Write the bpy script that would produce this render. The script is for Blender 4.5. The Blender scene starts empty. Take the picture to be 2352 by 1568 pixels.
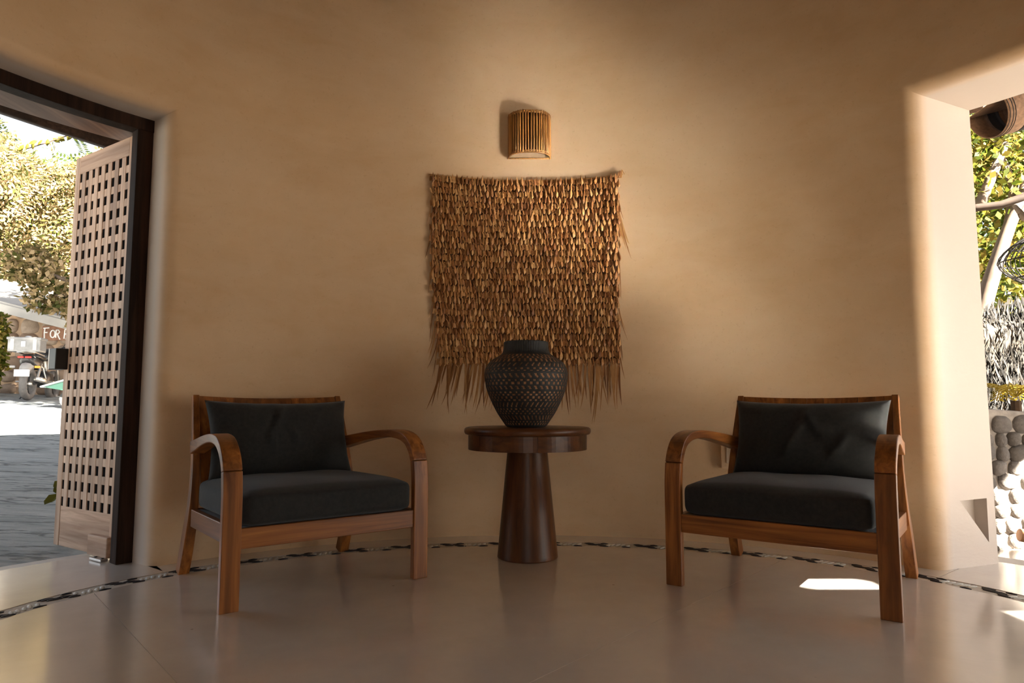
import bpy, bmesh, math, random
import numpy as np
from mathutils import Vector, Matrix, Euler
random.seed(7); rng = np.random.default_rng(7)
PI = math.pi
scn = bpy.context.scene
COL = scn.collection

# ------------------------------------------------------------------ camera, sky, sun, exposure
CAM_H = 0.74
cam = bpy.data.cameras.new('camera'); cam.lens = 24.0; cam.sensor_width = 36.0
cam.clip_start = 0.02; cam.clip_end = 300
camo = bpy.data.objects.new('camera', cam); COL.objects.link(camo)
camo.location = (0, 0, CAM_H); camo.rotation_euler = (PI/2 + math.atan(146/1568.0), 0, 0)
scn.camera = camo

SUN_DIR = Vector((0.63, -0.58, 0.52)).normalized()          # towards the sun
world = bpy.data.worlds.new('world'); scn.world = world; world.use_nodes = True
wn = world.node_tree
sky = wn.nodes.new('ShaderNodeTexSky'); sky.sky_type = 'NISHITA'
sky.sun_disc = False; sky.sun_elevation = math.asin(SUN_DIR.z)
sky.sun_rotation = math.atan2(SUN_DIR.x, SUN_DIR.y)
sky.altitude = 10; sky.air_density = 1.0; sky.dust_density = 1.5
hs = wn.nodes.new('ShaderNodeHueSaturation'); hs.inputs['Saturation'].default_value = 0.42      # hazy, whitish sky
wn.links.new(sky.outputs[0], hs.inputs['Color']); wn.links.new(hs.outputs[0], wn.nodes['Background'].inputs[0])
wn.nodes['Background'].inputs[1].default_value = 0.12

sd = bpy.data.lights.new('sun', 'SUN'); sd.energy = 42.0; sd.angle = math.radians(0.55); sd.color = (1.0, 0.915, 0.79)
so = bpy.data.objects.new('sun', sd); COL.objects.link(so)
so.rotation_euler = SUN_DIR.to_track_quat('Z', 'Y').to_euler(); so.location = (6, -4, 8)

vs = scn.view_settings
vs.view_transform = 'Standard'; vs.look = 'None'; vs.gamma = 1.0; vs.use_curve_mapping = False
vs.exposure = 1.42
cy = scn.cycles
cy.max_bounces = 6; cy.diffuse_bounces = 4; cy.glossy_bounces = 3; cy.transmission_bounces = 6
cy.use_denoising = True
cy.sample_clamp_indirect = 40.0
cy.use_guiding = False; cy.blur_glossy = 0.0
cy.caustics_reflective = True; cy.caustics_refractive = False

# ------------------------------------------------------------------ helpers
def link(o, parent=None):
    COL.objects.link(o)
    if parent is not None: o.parent = parent
    return o

def mesh_from(name, verts, faces, smooth=False):
    me = bpy.data.meshes.new(name)
    me.from_pydata([tuple(map(float, v)) for v in verts], [], [tuple(map(int, f)) for f in faces])
    me.update()
    if smooth:
        me.polygons.foreach_set('use_smooth', [True]*len(me.polygons))
    return me

def obj(name, data, m=None, parent=None, smooth=False, bevel=0.0, seg=2, label=None):
    """one mesh object out of a bmesh / mesh / (verts, faces)"""
    if isinstance(data, bmesh.types.BMesh):
        me = bpy.data.meshes.new(name); data.to_mesh(me); data.free()
    elif isinstance(data, tuple):
        me = mesh_from(name, *data)
    else:
        me = data
    if m is not None and not me.materials: me.materials.append(m)
    if smooth: me.polygons.foreach_set('use_smooth', [True]*len(me.polygons))
    o = link(bpy.data.objects.new(name, me), parent)
    if bevel:
        md = o.modifiers.new('bevel', 'BEVEL'); md.width = bevel; md.segments = seg; md.limit_method = 'ANGLE'
        md.angle_limit = math.radians(35)
    if label: o['label'] = label
    return o

def tag(o, label, cat, group=None):
    o['label'] = label; o['category'] = cat
    if group: o['group'] = group
    return o

def thing(name, label, cat, loc=(0, 0, 0), rz=0.0, group=None):
    o = bpy.data.objects.new(name, None); COL.objects.link(o)
    o.empty_display_size = 0.1
    o.location = loc; o.rotation_euler = (0, 0, rz)
    return tag(o, label, cat, group)

def structure(o, label=None):
    o['kind'] = 'structure'
    if label: o['label'] = label
    return o

def bm_box(c, s, rot=None, bm=None):
    bm = bm or bmesh.new()
    M = Matrix.Translation(Vector(c))
    if rot is not None: M = M @ rot.to_4x4()
    M = M @ Matrix.Diagonal((s[0], s[1], s[2], 1))
    bmesh.ops.create_cube(bm, size=1.0, matrix=M)
    return bm

def lathe(profile, n=64, bm=None):
    """profile [(r,z)...]"""
    vs_, fs = [], []
    k = len(profile)
    for i in range(n):
        a = 2*PI*i/n
        for r, z in profile: vs_.append((r*math.cos(a), r*math.sin(a), z))
    for i in range(n):
        j = (i+1) % n
        for t in range(k-1):
            fs.append((i*k+t, j*k+t, j*k+t+1, i*k+t+1))
    return vs_, fs

def tube(pts, rad, n=8, caps=True):
    pts = [Vector(p) for p in pts]; m = len(pts)
    rad = rad if hasattr(rad, '__len__') else [rad]*m
    V, F = [], []
    up = Vector((0, 0, 1))
    for i, p in enumerate(pts):
        t = (pts[min(i+1, m-1)] - pts[max(i-1, 0)]).normalized()
        if i == 0:
            a = t.cross(up)
            if a.length < 1e-3: a = t.cross(Vector((1, 0, 0)))
            a.normalize()
        else:
            a = (a - t*a.dot(t)).normalized()
        b = t.cross(a)
        for j in range(n):
            w = 2*PI*j/n
            V.append(p + (a*math.cos(w) + b*math.sin(w))*rad[i])
    for i in range(m-1):
        for j in range(n):
            k = (j+1) % n
            F.append((i*n+j, i*n+k, (i+1)*n+k, (i+1)*n+j))
    if caps:
        F.append(tuple(range(n-1, -1, -1))); F.append(tuple((m-1)*n+j for j in range(n)))
    return V, F

def join_vf(parts):
    V, F = [], []
    for v, f in parts:
        o = len(V); V += list(v); F += [tuple(i+o for i in q) for q in f]
    return V, F

def sweep_rect(path):
    """path of (center Vector, tangent-normal Vector (thickness dir), side Vector (width dir), thickness, width)"""
    V, F = [], []
    for c, n, s, th, w in path:
        V += [c + n*th/2 - s*w/2, c + n*th/2 + s*w/2, c - n*th/2 + s*w/2, c - n*th/2 - s*w/2]
    m = len(path)
    for i in range(m-1):
        for j in range(4):
            k = (j+1) % 4
            F.append((i*4+j, i*4+k, (i+1)*4+k, (i+1)*4+j))
    F.append((3, 2, 1, 0)); F.append(tuple((m-1)*4+j for j in range(4)))
    return V, F

def yz_path(pts, n_sub=4):
    """catmull-rom through rows (y,z,thick,xc,width) and return sweep path in the yz plane"""
    P = np.array(pts, float); out = []
    for i in range(len(P)-1):
        p0, p1, p2, p3 = P[max(i-1, 0)], P[i], P[i+1], P[min(i+2, len(P)-1)]
        for k in range(n_sub):
            t = k/n_sub
            out.append(0.5*((2*p1) + (-p0+p2)*t + (2*p0-5*p1+4*p2-p3)*t*t + (-p0+3*p1-3*p2+p3)*t**3))
    out.append(P[-1]); out = np.array(out)
    path = []
    for i in range(len(out)):
        a, b = out[max(i-1, 0)], out[min(i+1, len(out)-1)]
        t = Vector((0, b[0]-a[0], b[1]-a[1])).normalized()
        n = Vector((0, -t.z, t.y))
        path.append((Vector((out[i][3], out[i][0], out[i][1])), n, Vector((1, 0, 0)), out[i][2], out[i][4]))
    return path

# ------------------------------------------------------------------ materials
class NT:
    def __init__(self, name):
        self.m = bpy.data.materials.new(name); self.m.use_nodes = True
        self.t = self.m.node_tree; self.b = self.t.nodes['Principled BSDF']
    def n(self, kind, **kw):
        x = self.t.nodes.new('ShaderNode' + kind)
        for k, v in kw.items():
            if k in x.inputs: x.inputs[k].default_value = v
            else: setattr(x, k, v)
        return x
    def l(self, a, b): self.t.links.new(a, b)
    def coord(self, kind='Object', scale=(1, 1, 1)):
        tc = self.n('TexCoord'); mp = self.n('Mapping'); mp.inputs['Scale'].default_value = scale
        self.l(tc.outputs[kind], mp.inputs[0]); return mp.outputs[0]
    def noise(self, vec, scale, detail=4, rough=.55, dist=0):
        x = self.n('TexNoise'); x.inputs['Scale'].default_value = scale; x.inputs['Detail'].default_value = detail
        x.inputs['Roughness'].default_value = rough; x.inputs['Distortion'].default_value = dist
        if vec is not None: self.l(vec, x.inputs['Vector'])
        return x.outputs['Fac']
    def ramp(self, fac, stops):
        r = self.n('ValToRGB'); e = r.color_ramp.elements
        while len(e) < len(stops): e.new(0.5)
        for el, (p, c) in zip(e, stops): el.position = p; el.color = (*c, 1) if len(c) == 3 else c
        self.l(fac, r.inputs[0]); return r.outputs[0]
    def mix(self, fac, a, b, mode='MIX'):
        x = self.n('Mix', data_type='RGBA', blend_type=mode)
        for s, v in ((x.inputs[0], fac), (x.inputs[6], a), (x.inputs[7], b)):
            if isinstance(v, (int, float)): s.default_value = v
            elif isinstance(v, tuple): s.default_value = (*v, 1)
            else: self.l(v, s)
        return x.outputs[2]
    def math(self, op, a, b=0.0):
        x = self.n('Math', operation=op)
        for s, v in ((x.inputs[0], a), (x.inputs[1], b)):
            if isinstance(v, (int, float)): s.default_value = v
            else: self.l(v, s)
        return x.outputs[0]
    def bump(self, h, strength=.3, dist=.01):
        x = self.n('Bump'); x.inputs['Strength'].default_value = strength; x.inputs['Distance'].default_value = dist
        self.l(h, x.inputs['Height']); self.l(x.outputs[0], self.b.inputs['Normal'])
    def col(self, c):
        if isinstance(c, tuple): self.b.inputs['Base Color'].default_value = (*c, 1)
        else: self.l(c, self.b.inputs['Base Color'])
    def rough(self, r):
        if isinstance(r, (int, float)): self.b.inputs['Roughness'].default_value = r
        else: self.l(r, self.b.inputs['Roughness'])

def simple(name, c, rough=.5, metal=0.0, var=0.0, scale=20):
    t = NT(name); t.rough(rough); t.b.inputs['Metallic'].default_value = metal
    if var:
        f = t.noise(t.coord(), scale)
        t.col(t.ramp(f, [(.3, tuple(x*(1-var) for x in c)), (.7, tuple(min(1, x*(1+var)) for x in c))]))
    else: t.col(c)
    return t.m

def wood(name, dark, light, axis='z', scale=1.0, rough=.40, coat=.10):
    t = NT(name)
    s = {'x': (2, 38, 38), 'y': (38, 2, 38), 'z': (38, 38, 2)}[axis]
    v = t.coord('Object', tuple(k*scale for k in s))
    oi = t.n('ObjectInfo')
    add = t.n('VectorMath', operation='ADD'); t.l(v, add.inputs[0])
    sc = t.n('VectorMath', operation='SCALE'); sc.inputs['Scale'].default_value = 37.0
    cmb = t.n('CombineXYZ')
    for i in range(3): t.l(oi.outputs['Random'], cmb.inputs[i])
    t.l(cmb.outputs[0], sc.inputs[0]); t.l(sc.outputs[0], add.inputs[1])
    f = t.noise(add.outputs[0], 1.0, 5, .6, .6)
    f2 = t.noise(add.outputs[0], .22, 2, .5, .4)
    c = t.ramp(f, [(.3, dark), (.5, tuple((a+b)/2 for a, b in zip(dark, light))), (.72, light)])
    c = t.mix(t.ramp(f2, [(.4, (0, 0, 0)), (.62, (.6, .6, .6))]), c, tuple(x*.42 for x in dark))
    t.col(c); t.rough(rough)
    t.b.inputs['Coat Weight'].default_value = coat; t.b.inputs['Coat Roughness'].default_value = .3; t.b.inputs['Specular IOR Level'].default_value = .35
    t.bump(f, .08, .002)
    return t.m

WX = wood('varnished_wood_x', (.15, .044, .010), (.52, .20, .046), 'x')
WY = wood('varnished_wood_y', (.15, .044, .010), (.52, .20, .046), 'y')
WZ = wood('varnished_wood_z', (.15, .044, .010), (.52, .20, .046), 'z')
WTAB = wood('table_wood', (.06, .020, .007), (.18, .064, .018), 'z', rough=.38)
WTABX = wood('table_top_wood', (.06, .020, .007), (.16, .058, .017), 'x', rough=.34)
WDOOR = wood('weathered_door_wood', (.46, .28, .18), (.84, .62, .46), 'z', rough=.55, coat=.0)
WDOORX = wood('door_rail_wood', (.44, .26, .165), (.78, .56, .41), 'x', rough=.55, coat=.0)
WDARK = wood('dark_frame_wood', (.018, .010, .007), (.05, .026, .016), 'z', rough=.75, coat=0)
WSOF = wood('soffit_wood', (.16, .075, .045), (.27, .14, .085), 'y', rough=.6, coat=0)

CX, CY = 0.10, 1.60                       # axis of the round room
def plaster():
    t = NT('ochre_plaster'); v = t.coord()
    big = t.noise(v, 1.1, 5, .6, .3)
    tc = t.n('TexCoord'); mp = t.n('Mapping'); mp.inputs['Scale'].default_value = (2.2, 2.2, 5.0)
    t.l(tc.outputs['Object'], mp.inputs[0])
    mid = t.noise(mp.outputs[0], 1.6, 6, .62, .5)
    fine = t.noise(v, 55, 6, .7)
    c = t.ramp(big, [(.3, (.57, .38, .21)), (.55, (.64, .45, .27)), (.75, (.69, .52, .345))])
    c = t.mix(t.ramp(mid, [(.35, (0, 0, 0)), (.75, (.55, .55, .55))]), c, (.70, .53, .355))
    c = t.mix(t.ramp(fine, [(.30, (.35, .35, .35)), (.42, (0, 0, 0))]), c, (.46, .28, .14))
    # the door reveals are limewashed paler than the wall face: blend by distance from the room's axis
    sub = t.n('VectorMath', operation='SUBTRACT'); sub.inputs[1].default_value = (CX, CY, 0); t.l(tc.outputs['Object'], sub.inputs[0])
    flat = t.n('VectorMath', operation='MULTIPLY'); flat.inputs[1].default_value = (1, 1, 0); t.l(sub.outputs[0], flat.inputs[0])
    ln = t.n('VectorMath', operation='LENGTH'); t.l(flat.outputs[0], ln.inputs[0])
    mr = t.n('MapRange'); mr.inputs['From Min'].default_value = 2.395; mr.inputs['From Max'].default_value = 2.47; t.l(ln.outputs['Value'], mr.inputs['Value'])
    c = t.mix(mr.outputs[0], c, (.60, .53, .47))
    t.col(c); t.rough(.62)
    h = t.math('ADD', t.math('MULTIPLY', mid, 1.0), t.math('MULTIPLY', fine, .12))
    t.bump(h, .22, .012)
    return t.m

def concrete():
    t = NT('polished_concrete'); v = t.coord()
    big = t.noise(v, 1.6, 6, .6, .6); mid = t.noise(v, 7, 6, .65, .4); fine = t.noise(v, 90, 3, .6)
    c = t.ramp(big, [(.25, (.70, .655, .59)), (.6, (.77, .73, .67)), (.85, (.82, .78, .72))])
    c = t.mix(t.ramp(mid, [(.30, (.30, .30, .30)), (.70, (0, 0, 0))]), c, (.60, .54, .47))
    vo = t.n('TexVoronoi'); vo.inputs['Scale'].default_value = 3.2; t.l(v, vo.inputs['Vector'])
    spot = t.ramp(vo.outputs['Distance'], [(.012, (.7, .7, .7)), (.022, (0, 0, 0))])
    c = t.mix(spot, c, (.25, .2, .15))
    t.col(c)
    t.l(t.ramp(big, [(.3, (.17, .17, .17)), (.75, (.25, .25, .25))]), t.b.inputs['Roughness'])
    t.b.inputs['IOR'].default_value = 1.5; t.b.inputs['Coat Weight'].default_value = .7; t.b.inputs['Coat Roughness'].default_value = .14
    t.bump(t.math('ADD', big, t.math('MULTIPLY', fine, .03)), .08, .01)
    return t.m
CONC = concrete()
GROUT = simple('joint_filler', (.66, .61, .54), .6)
def terrace_mat():
    t = NT('smooth_terrace_concrete'); v = t.coord(); f = t.noise(v, 3, 6, .6)
    t.col(t.ramp(f, [(.3, (.27, .23, .19)), (.7, (.36, .31, .26))])); t.rough(.22); t.b.inputs['IOR'].default_value = 1.8; t.b.inputs['Coat Weight'].default_value = 1.0; t.b.inputs['Coat Roughness'].default_value = .21
    return t.m
TERR = terrace_mat()

# ------------------------------------------------------------------ the round room
PLASTER = plaster()
R_IN, R_OUT = 2.385, 2.76
def pol(az, r, z=0.0):
    a = math.radians(az); return (CX + r*math.sin(a), CY + r*math.cos(a), z)
TOP = 3.5
LD = (-67.0, -47.4); RD = (49.8, 101.0)          # door openings, azimuth in degrees at the inner face
LDO = (-66.0, -48.6); RDO = (52.3, 97.0)           # at the outer face
DZ = {0: 2.165, 1: 2.225}
BD = (173.0, 188.0)                                # wide opening behind the camera

def wall_ring():
    nL = int(round(abs(LD[1]-LD[0])/1.6)); nM = int(round(abs(RD[0]-LD[1])/1.6)); nR = int(round(abs(RD[1]-RD[0])/1.6)); nB1, nH, nB2 = 26, 8, 40
    def az_list(d):
        stops = [(d[0][0], d[0][1], nL), (d[0][1], d[1][0], nM), (d[1][0], d[1][1], nR), (d[1][1], BD[0], nB1), (BD[0], BD[1], nH), (BD[1], d[0][0]+360, nB2)]
        return [p + (q-p)*i/k for p, q, k in stops for i in range(k)]
    ai = az_list((LD, RD)); ao = az_list((LDO, RDO)); n = len(ai)
    b0 = nL+nM+nR+nB1; b1 = b0+nH
    Ldoor = range(0, nL); Rdoor = range(nL+nM, nL+nM+nR); Bdoor = range(b0, b1)
    zs = [0, .4, .8, 1.2, 1.6, 1.95, 'door', 2.6, 3.0, TOP]
    bm = bmesh.new()
    def zval(z, col):
        if z != 'door': return z
        c = col % n
        inL = 0 <= c <= nL; inR = nL+nM <= c <= nL+nM+nR
        if inL: return DZ[0]
        if inR: return DZ[1]
        f = (c-nL)/nM if nL < c < nL+nM else .5
        return DZ[0]*(1-f)+DZ[1]*f
    VI = [[bm.verts.new(pol(ai[c], R_IN, zval(z, c))) for z in zs] for c in range(n)]
    VO = [[bm.verts.new(pol(ao[c], R_OUT, zval(z, c) + (.0 if z != 'door' else -.02))) for z in zs] for c in range(n)]
    di = zs.index('door'); arris = []
    for c in range(n):
        d = (c+1) % n
        hole = c in Ldoor or c in Rdoor or c in Bdoor
        for k in range(len(zs)-1):
            if hole and k < di: continue
            bm.faces.new((VI[c][k], VI[d][k], VI[d][k+1], VI[c][k+1]))
            bm.faces.new((VO[d][k], VO[c][k], VO[c][k+1], VO[d][k+1]))
        if hole: bm.faces.new((VI[d][di], VI[c][di], VO[c][di], VO[d][di]))
        else: bm.faces.new((VI[d][0], VI[c][0], VO[c][0], VO[d][0]))
        bm.faces.new((VI[c][-1], VI[d][-1], VO[d][-1], VO[c][-1]))
    for c, flip in ((0, False), (nL, True), (nL+nM, False), (nL+nM+nR, True), (b0, False), (b1, True)):
        for k in range(di):
            if c in (nL, nL+nM) and False: pass
            q = (VI[c][k], VO[c][k], VO[c][k+1], VI[c][k+1])
            bm.faces.new(q if not flip else tuple(reversed(q)))
    bm.edges.ensure_lookup_table()
    innerset = {}
    for c in (0, nL, nL+nM, nL+nM+nR):
        for k in range(di):
            e = bm.edges.get((VI[c][k], VI[c][k+1])); arris.append(e)
    for c in list(Ldoor)+list(Rdoor):
        arris.append(bm.edges.get((VI[c][di], VI[(c+1) % n][di])))
    bmesh.ops.recalc_face_normals(bm, faces=bm.faces)
    bmesh.ops.bevel(bm, geom=arris, offset=.055, segments=6, profile=.5, affect='EDGES', clamp_overlap=True)
    o = obj('wall_back', bm, PLASTER, smooth=True)
    md = o.modifiers.new('wn', 'WEIGHTED_NORMAL'); md.keep_sharp = False
    return structure(o, 'round ochre plaster wall pierced by two doorways')
wall_ring()

# small triangular recess in the right-hand door reveal is built as a shallow plaster insert
# ceiling: conical thatch roof on the round wall
def roof():
    V, F = [], []; n = 48
    rings = [(4.25, 2.98), (3.25, 3.32), (2.6, 3.58), (1.4, 4.15), (.05, 4.8)]
    for r, z in rings:
        for i in range(n): V.append(pol(360*i/n, r, z))
    for k in range(len(rings)-1):
        for i in range(n):
            j = (i+1) % n; F.append((k*n+i, k*n+j, (k+1)*n+j, (k+1)*n+i))
    m0 = len(V)
    for r, z in rings:
        for i in range(n): V.append(pol(360*i/n, r, z+.16))
    for k in range(len(rings)-1):
        for i in range(n):
            j = (i+1) % n; F.append((m0+k*n+j, m0+k*n+i, m0+(k+1)*n+i, m0+(k+1)*n+j))
    for i in range(n):
        j = (i+1) % n; F.append((j, i, m0+i, m0+j))
    t = NT('dark_thatch'); v = t.coord('Object', (14, 14, 3))
    t.col(t.ramp(t.noise(v, 3, 5), [(.3, (.03, .02, .012)), (.7, (.10, .065, .035))])); t.rough(.9)
    return structure(obj('ceiling', (V, F), t.m), 'dark conical thatched roof over the round room')
roof()

# ------------------------------------------------------------------ floor: slabs, inlay channel and pebbles
SC = (0.11575, 1.60637); SP = (-1.62587464e-01, 1.30619466e-03, 1.90905901e-01, -8.34077939e-03, 2.18477536)
def strip_r(az):
    a = math.radians(max(-75, min(75, az))); return np.polyval(SP, a)
def spol(az, r, z=0):
    a = math.radians(az); return Vector((SC[0] + r*math.sin(a), SC[1] + r*math.cos(a), z))
STRIP_W = .098
fl = []
n = 96
bm = bmesh.new()
bm.faces.new([bm.verts.new(pol(360*i/n, 2.95, -.003)) for i in range(n)][::-1])
bmesh.ops.recalc_face_normals(bm, faces=bm.faces)
for f_ in bm.faces:
    if f_.normal.z < 0: f_.normal_flip()
floor = structure(obj('floor', bm, GROUT), 'polished beige concrete floor of the round room')

def slab(name, poly, m=CONC, z=0.0, th=.02, gap=.0012, cuts=()):
    """polygon -> slab; cuts = [(point, normal)] keeps the +normal side"""
    bm = bmesh.new()
    bm.faces.new([bm.verts.new((p[0], p[1], z)) for p in poly])
    for p, nrm in cuts:
        g = bm.verts[:] + bm.edges[:] + bm.faces[:]
        nv = Vector((nrm[0], nrm[1], 0)).normalized()
        bmesh.ops.bisect_plane(bm, geom=g, plane_co=Vector((p[0], p[1], z)) + nv*gap, plane_no=nv, clear_inner=True)
    if not bm.faces: bm.free(); return None
    for f_ in bm.faces:
        f_.normal_update()
        if f_.normal.z < 0: f_.normal_flip()
    r = bmesh.ops.extrude_face_region(bm, geom=bm.faces[:])
    bmesh.ops.translate(bm, verts=[v for v in r['geom'] if isinstance(v, bmesh.types.BMVert)], vec=(0, 0, -th))
    bmesh.ops.recalc_face_normals(bm, faces=bm.faces)
    return obj(name, bm, m, floor)

inner = [tuple(spol(a, strip_r(a) - STRIP_W))[:2] for a in np.linspace(-76, 76, 110)]
rb = strip_r(76) - STRIP_W
inner += [tuple(spol(a, rb))[:2] for a in np.linspace(79, 284, 60)]
def line(a, b):
    d = (b[0]-a[0], b[1]-a[1]); return (a, (-d[1], d[0]))
L1 = line((-1.55, 2.66), (-.79, 1.78)); L2 = line((.49, 2.42), (-.06, 1.78)); L3 = line((1.62, 2.13), (1.11, 1.79))
def neg(l): return (l[0], (-l[1][0], -l[1][1]))
slab('floor_slab', inner, cuts=[neg(L1)])
slab('floor_slab', inner, cuts=[L1, L2])
slab('floor_slab', inner, cuts=[L1, neg(L2), L3])
slab('floor_slab', inner, cuts=[L1, neg(L2), neg(L3)])
# ring outside the inlay, running through both thresholds
def ring(a0, a1, r_o, k=60):
    azs = np.linspace(a0, a1, k)
    return [tuple(spol(a, strip_r(a) + .004))[:2] for a in azs] + [pol(a, r_o)[:2] for a in azs[::-1]]
slab('floor_slab', ring(-47.6, 50.5, 2.55))
LT = 2.765
slab('threshold_slab', ring(50.6, 100, 2.80))
slab('threshold_slab', [tuple(spol(a, strip_r(a) + .004))[:2] for a in np.linspace(-70, -47.7, 30)] +
     [(-1.74, 3.36), (-1.88, 3.60), (-2.068, 3.511), (-2.30, 3.149), (-2.62, 2.65), (-2.45, 2.45)])

slab('floor_slab', [tuple(spol(a, strip_r(76)))[:2] for a in np.linspace(100.2, 289.8, 60)] + [pol(a, 2.55)[:2] for a in np.linspace(289.8, 100.2, 60)])
DPEB = simple('black_pebble', (.03, .034, .045), .45, var=.4, scale=9)
WPEB = simple('white_pebble', (.74, .76, .72), .5, var=.2, scale=9)
STRIPM = simple('inlay_mortar', (.60, .57, .50), .6, var=.15, scale=30)
azs = np.linspace(-76, 76, 140)
V = []
for a in azs:
    r = strip_r(a); V += [spol(a, r - STRIP_W + .0015, -.0018), spol(a, r, -.0018)]
F = [(2*i, 2*i+2, 2*i+3, 2*i+1) for i in range(len(azs)-1)]
strip = structure(obj('trim_1', (V, F), STRIPM), 'curved inlay of black and white pebbles set in the floor')
bm = bmesh.new(); bmesh.ops.create_icosphere(bm, subdivisions=1, radius=.5)
pm = {}
for nm_, mt in (('d', DPEB), ('w', WPEB)):
    me = bpy.data.meshes.new('pebble'); bm.to_mesh(me); me.materials.append(mt)
    me.polygons.foreach_set('use_smooth', [True]*len(me.polygons)); pm[nm_] = me
bm.free()
def pebble(kind, az, off, ln, wd, rot):
    o = link(bpy.data.objects.new('pebble', pm[kind]), strip)
    o.location = spol(az, strip_r(az) - STRIP_W/2 + off, -.0010)
    o.rotation_euler = (0, 0, -math.radians(az) + rot); o.scale = (ln, wd, .011)
PER = .262/2.2*180/PI; az = -68.0; k = 0
while az < 66:
    def A(s): return az + math.degrees(s/2.2)
    for j in range(3): pebble('d', A(.032+.010*j), .034 - .017*j, .066*random.uniform(.85, 1.1), .0145, -.12)
    for j in range(3): pebble('d', A(.090+.013*j), .008 - .018*j, .060*random.uniform(.85, 1.1), .0130, -.12)
    pebble('d', A(.115), .036, .05, .013, -.1)
    for j in range(5): pebble('w', A(.138+.026*j), random.uniform(-.012, .012), .062*random.uniform(.8, 1.05), .019, 1.15)
    pebble('d', A(.235), -.037, .055, .013, -.1)
    az += PER; k += 1

# ------------------------------------------------------------------ arm chairs
FAB = None
def fabric():
    t = NT('charcoal_linen'); v = t.coord('Object', (1, 1, 1))
    w1 = t.n('TexWave', wave_type='BANDS', bands_direction='X'); w1.inputs['Scale'].default_value = 260; w1.inputs['Distortion'].default_value = 1.5
    w2 = t.n('TexWave', wave_type='BANDS', bands_direction='Z'); w2.inputs['Scale'].default_value = 260; w2.inputs['Distortion'].default_value = 1.5
    t.l(v, w1.inputs[0]); t.l(v, w2.inputs[0])
    nz = t.noise(v, 60, 5, .7)
    c = t.ramp(nz, [(.3, (.008, .0095, .0095)), (.7, (.019, .021, .021))])
    t.col(c); t.rough(.85); t.b.inputs['Sheen Weight'].default_value = .25; t.b.inputs['Sheen Roughness'].default_value = .4
    t.b.inputs['Sheen Tint'].default_value = (.6, .65, .7, 1)
    h = t.math('ADD', t.math('ADD', w1.outputs['Fac'], w2.outputs['Fac']), t.math('MULTIPLY', nz, 1.5))
    t.bump(h, .25, .0012); return t.m
FAB = fabric()

def box_cushion(w, d, h, seed):
    """soft boxed seat cushion: rounded edges, crowned top"""
    r_ = random.Random(seed)
    N, K = 28, 6; V, F = [], []
    bm = bmesh.new(); bmesh.ops.create_cube(bm, size=1.0)
    bmesh.ops.subdivide_edges(bm, edges=bm.edges[:], cuts=17, use_grid_fill=True)
    rad = .034
    for v in bm.verts:
        p = v.co
        q = Vector((p.x*w, p.y*d, p.z*h))
        c = Vector((max(-w/2+rad, min(w/2-rad, q.x)), max(-d/2+rad, min(d/2-rad, q.y)), max(-h/2+rad, min(h/2-rad, q.z))))
        dv = q - c
        if dv.length > 1e-6: q = c + dv.normalized()*min(dv.length, rad) if dv.length > rad else q
        u, s = p.x*2, p.y*2
        crown = (1-u**4)*(1-s**4)
        if p.z > 0: q.z += .020*crown*(p.z*2)**2
        side = (1-(p.z*2)**2)
        if abs(u) > .98: q.x += math.copysign(.007, u)*side*(1-s**4)
        if abs(s) > .98: q.y += math.copysign(.008, s)*side*(1-u**4)
        q.z += .003*math.sin(7*u+2*s+seed)*crown*(p.z > 0)
        v.co = q
    bmesh.ops.smooth_vert(bm, verts=bm.verts, factor=.4, use_axis_x=True, use_axis_y=True, use_axis_z=True)
    return bm

def pillow(w, h, t, seed):
    r_ = random.Random(seed); N, M = 44, 26; V, F = [], []
    ridges = [(r_.uniform(-.5, .5), r_.uniform(-.3, .7), r_.uniform(-.5, .5), r_.uniform(.25, .55), r_.uniform(.05, .10)) for _ in range(5)]
    for side in (1, -1):
        for j in range(M+1):
            for i in range(N+1):
                u, v = -1+2*i/N, -1+2*j/M
                # concave outline, pointed corners
                x = u*w/2*(1 - .06*(1-v*v)*abs(u)**3); z = v*h/2*(1 - .10*(1-u*u)*abs(v)**3)
                prof = ((1-abs(u)**2.6)*(1-abs(v)**2.6))
                y = t/2*max(prof, 0)**.55
                wr = 0
                for a, b, an, L, wd in ridges:
                    du, dv = u-a, v-b
                    l = du*math.sin(an)+dv*math.cos(an); pr = du*math.cos(an)-dv*math.sin(an)
                    wr += math.exp(-(pr/wd)**2 - (l/L)**2)*(1 if pr > 0 else -.3)
                y += .013*wr*prof
                # little puckers running in from the seams
                y += .004*math.sin(16*u+seed)*math.exp(-((1-abs(v))/.25)**2)*prof**.3
                y += .004*math.sin(11*v+seed)*math.exp(-((1-abs(u))/.18)**2)*prof**.3
                V.append((x, -side*y, z))
    S = (N+1)*(M+1)
    for s in (0, 1):
        for j in range(M):
            for i in range(N):
                q = [s*S+j*(N+1)+i, s*S+j*(N+1)+i+1, s*S+(j+1)*(N+1)+i+1, s*S+(j+1)*(N+1)+i]
                F.append(tuple(q) if s == 0 else tuple(q[::-1]))
    me = mesh_from('pillow', V, F, True)
    bm = bmesh.new(); bm.from_mesh(me); bmesh.ops.remove_doubles(bm, verts=bm.verts, dist=.0008); bpy.data.meshes.remove(me)
    return bm

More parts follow.
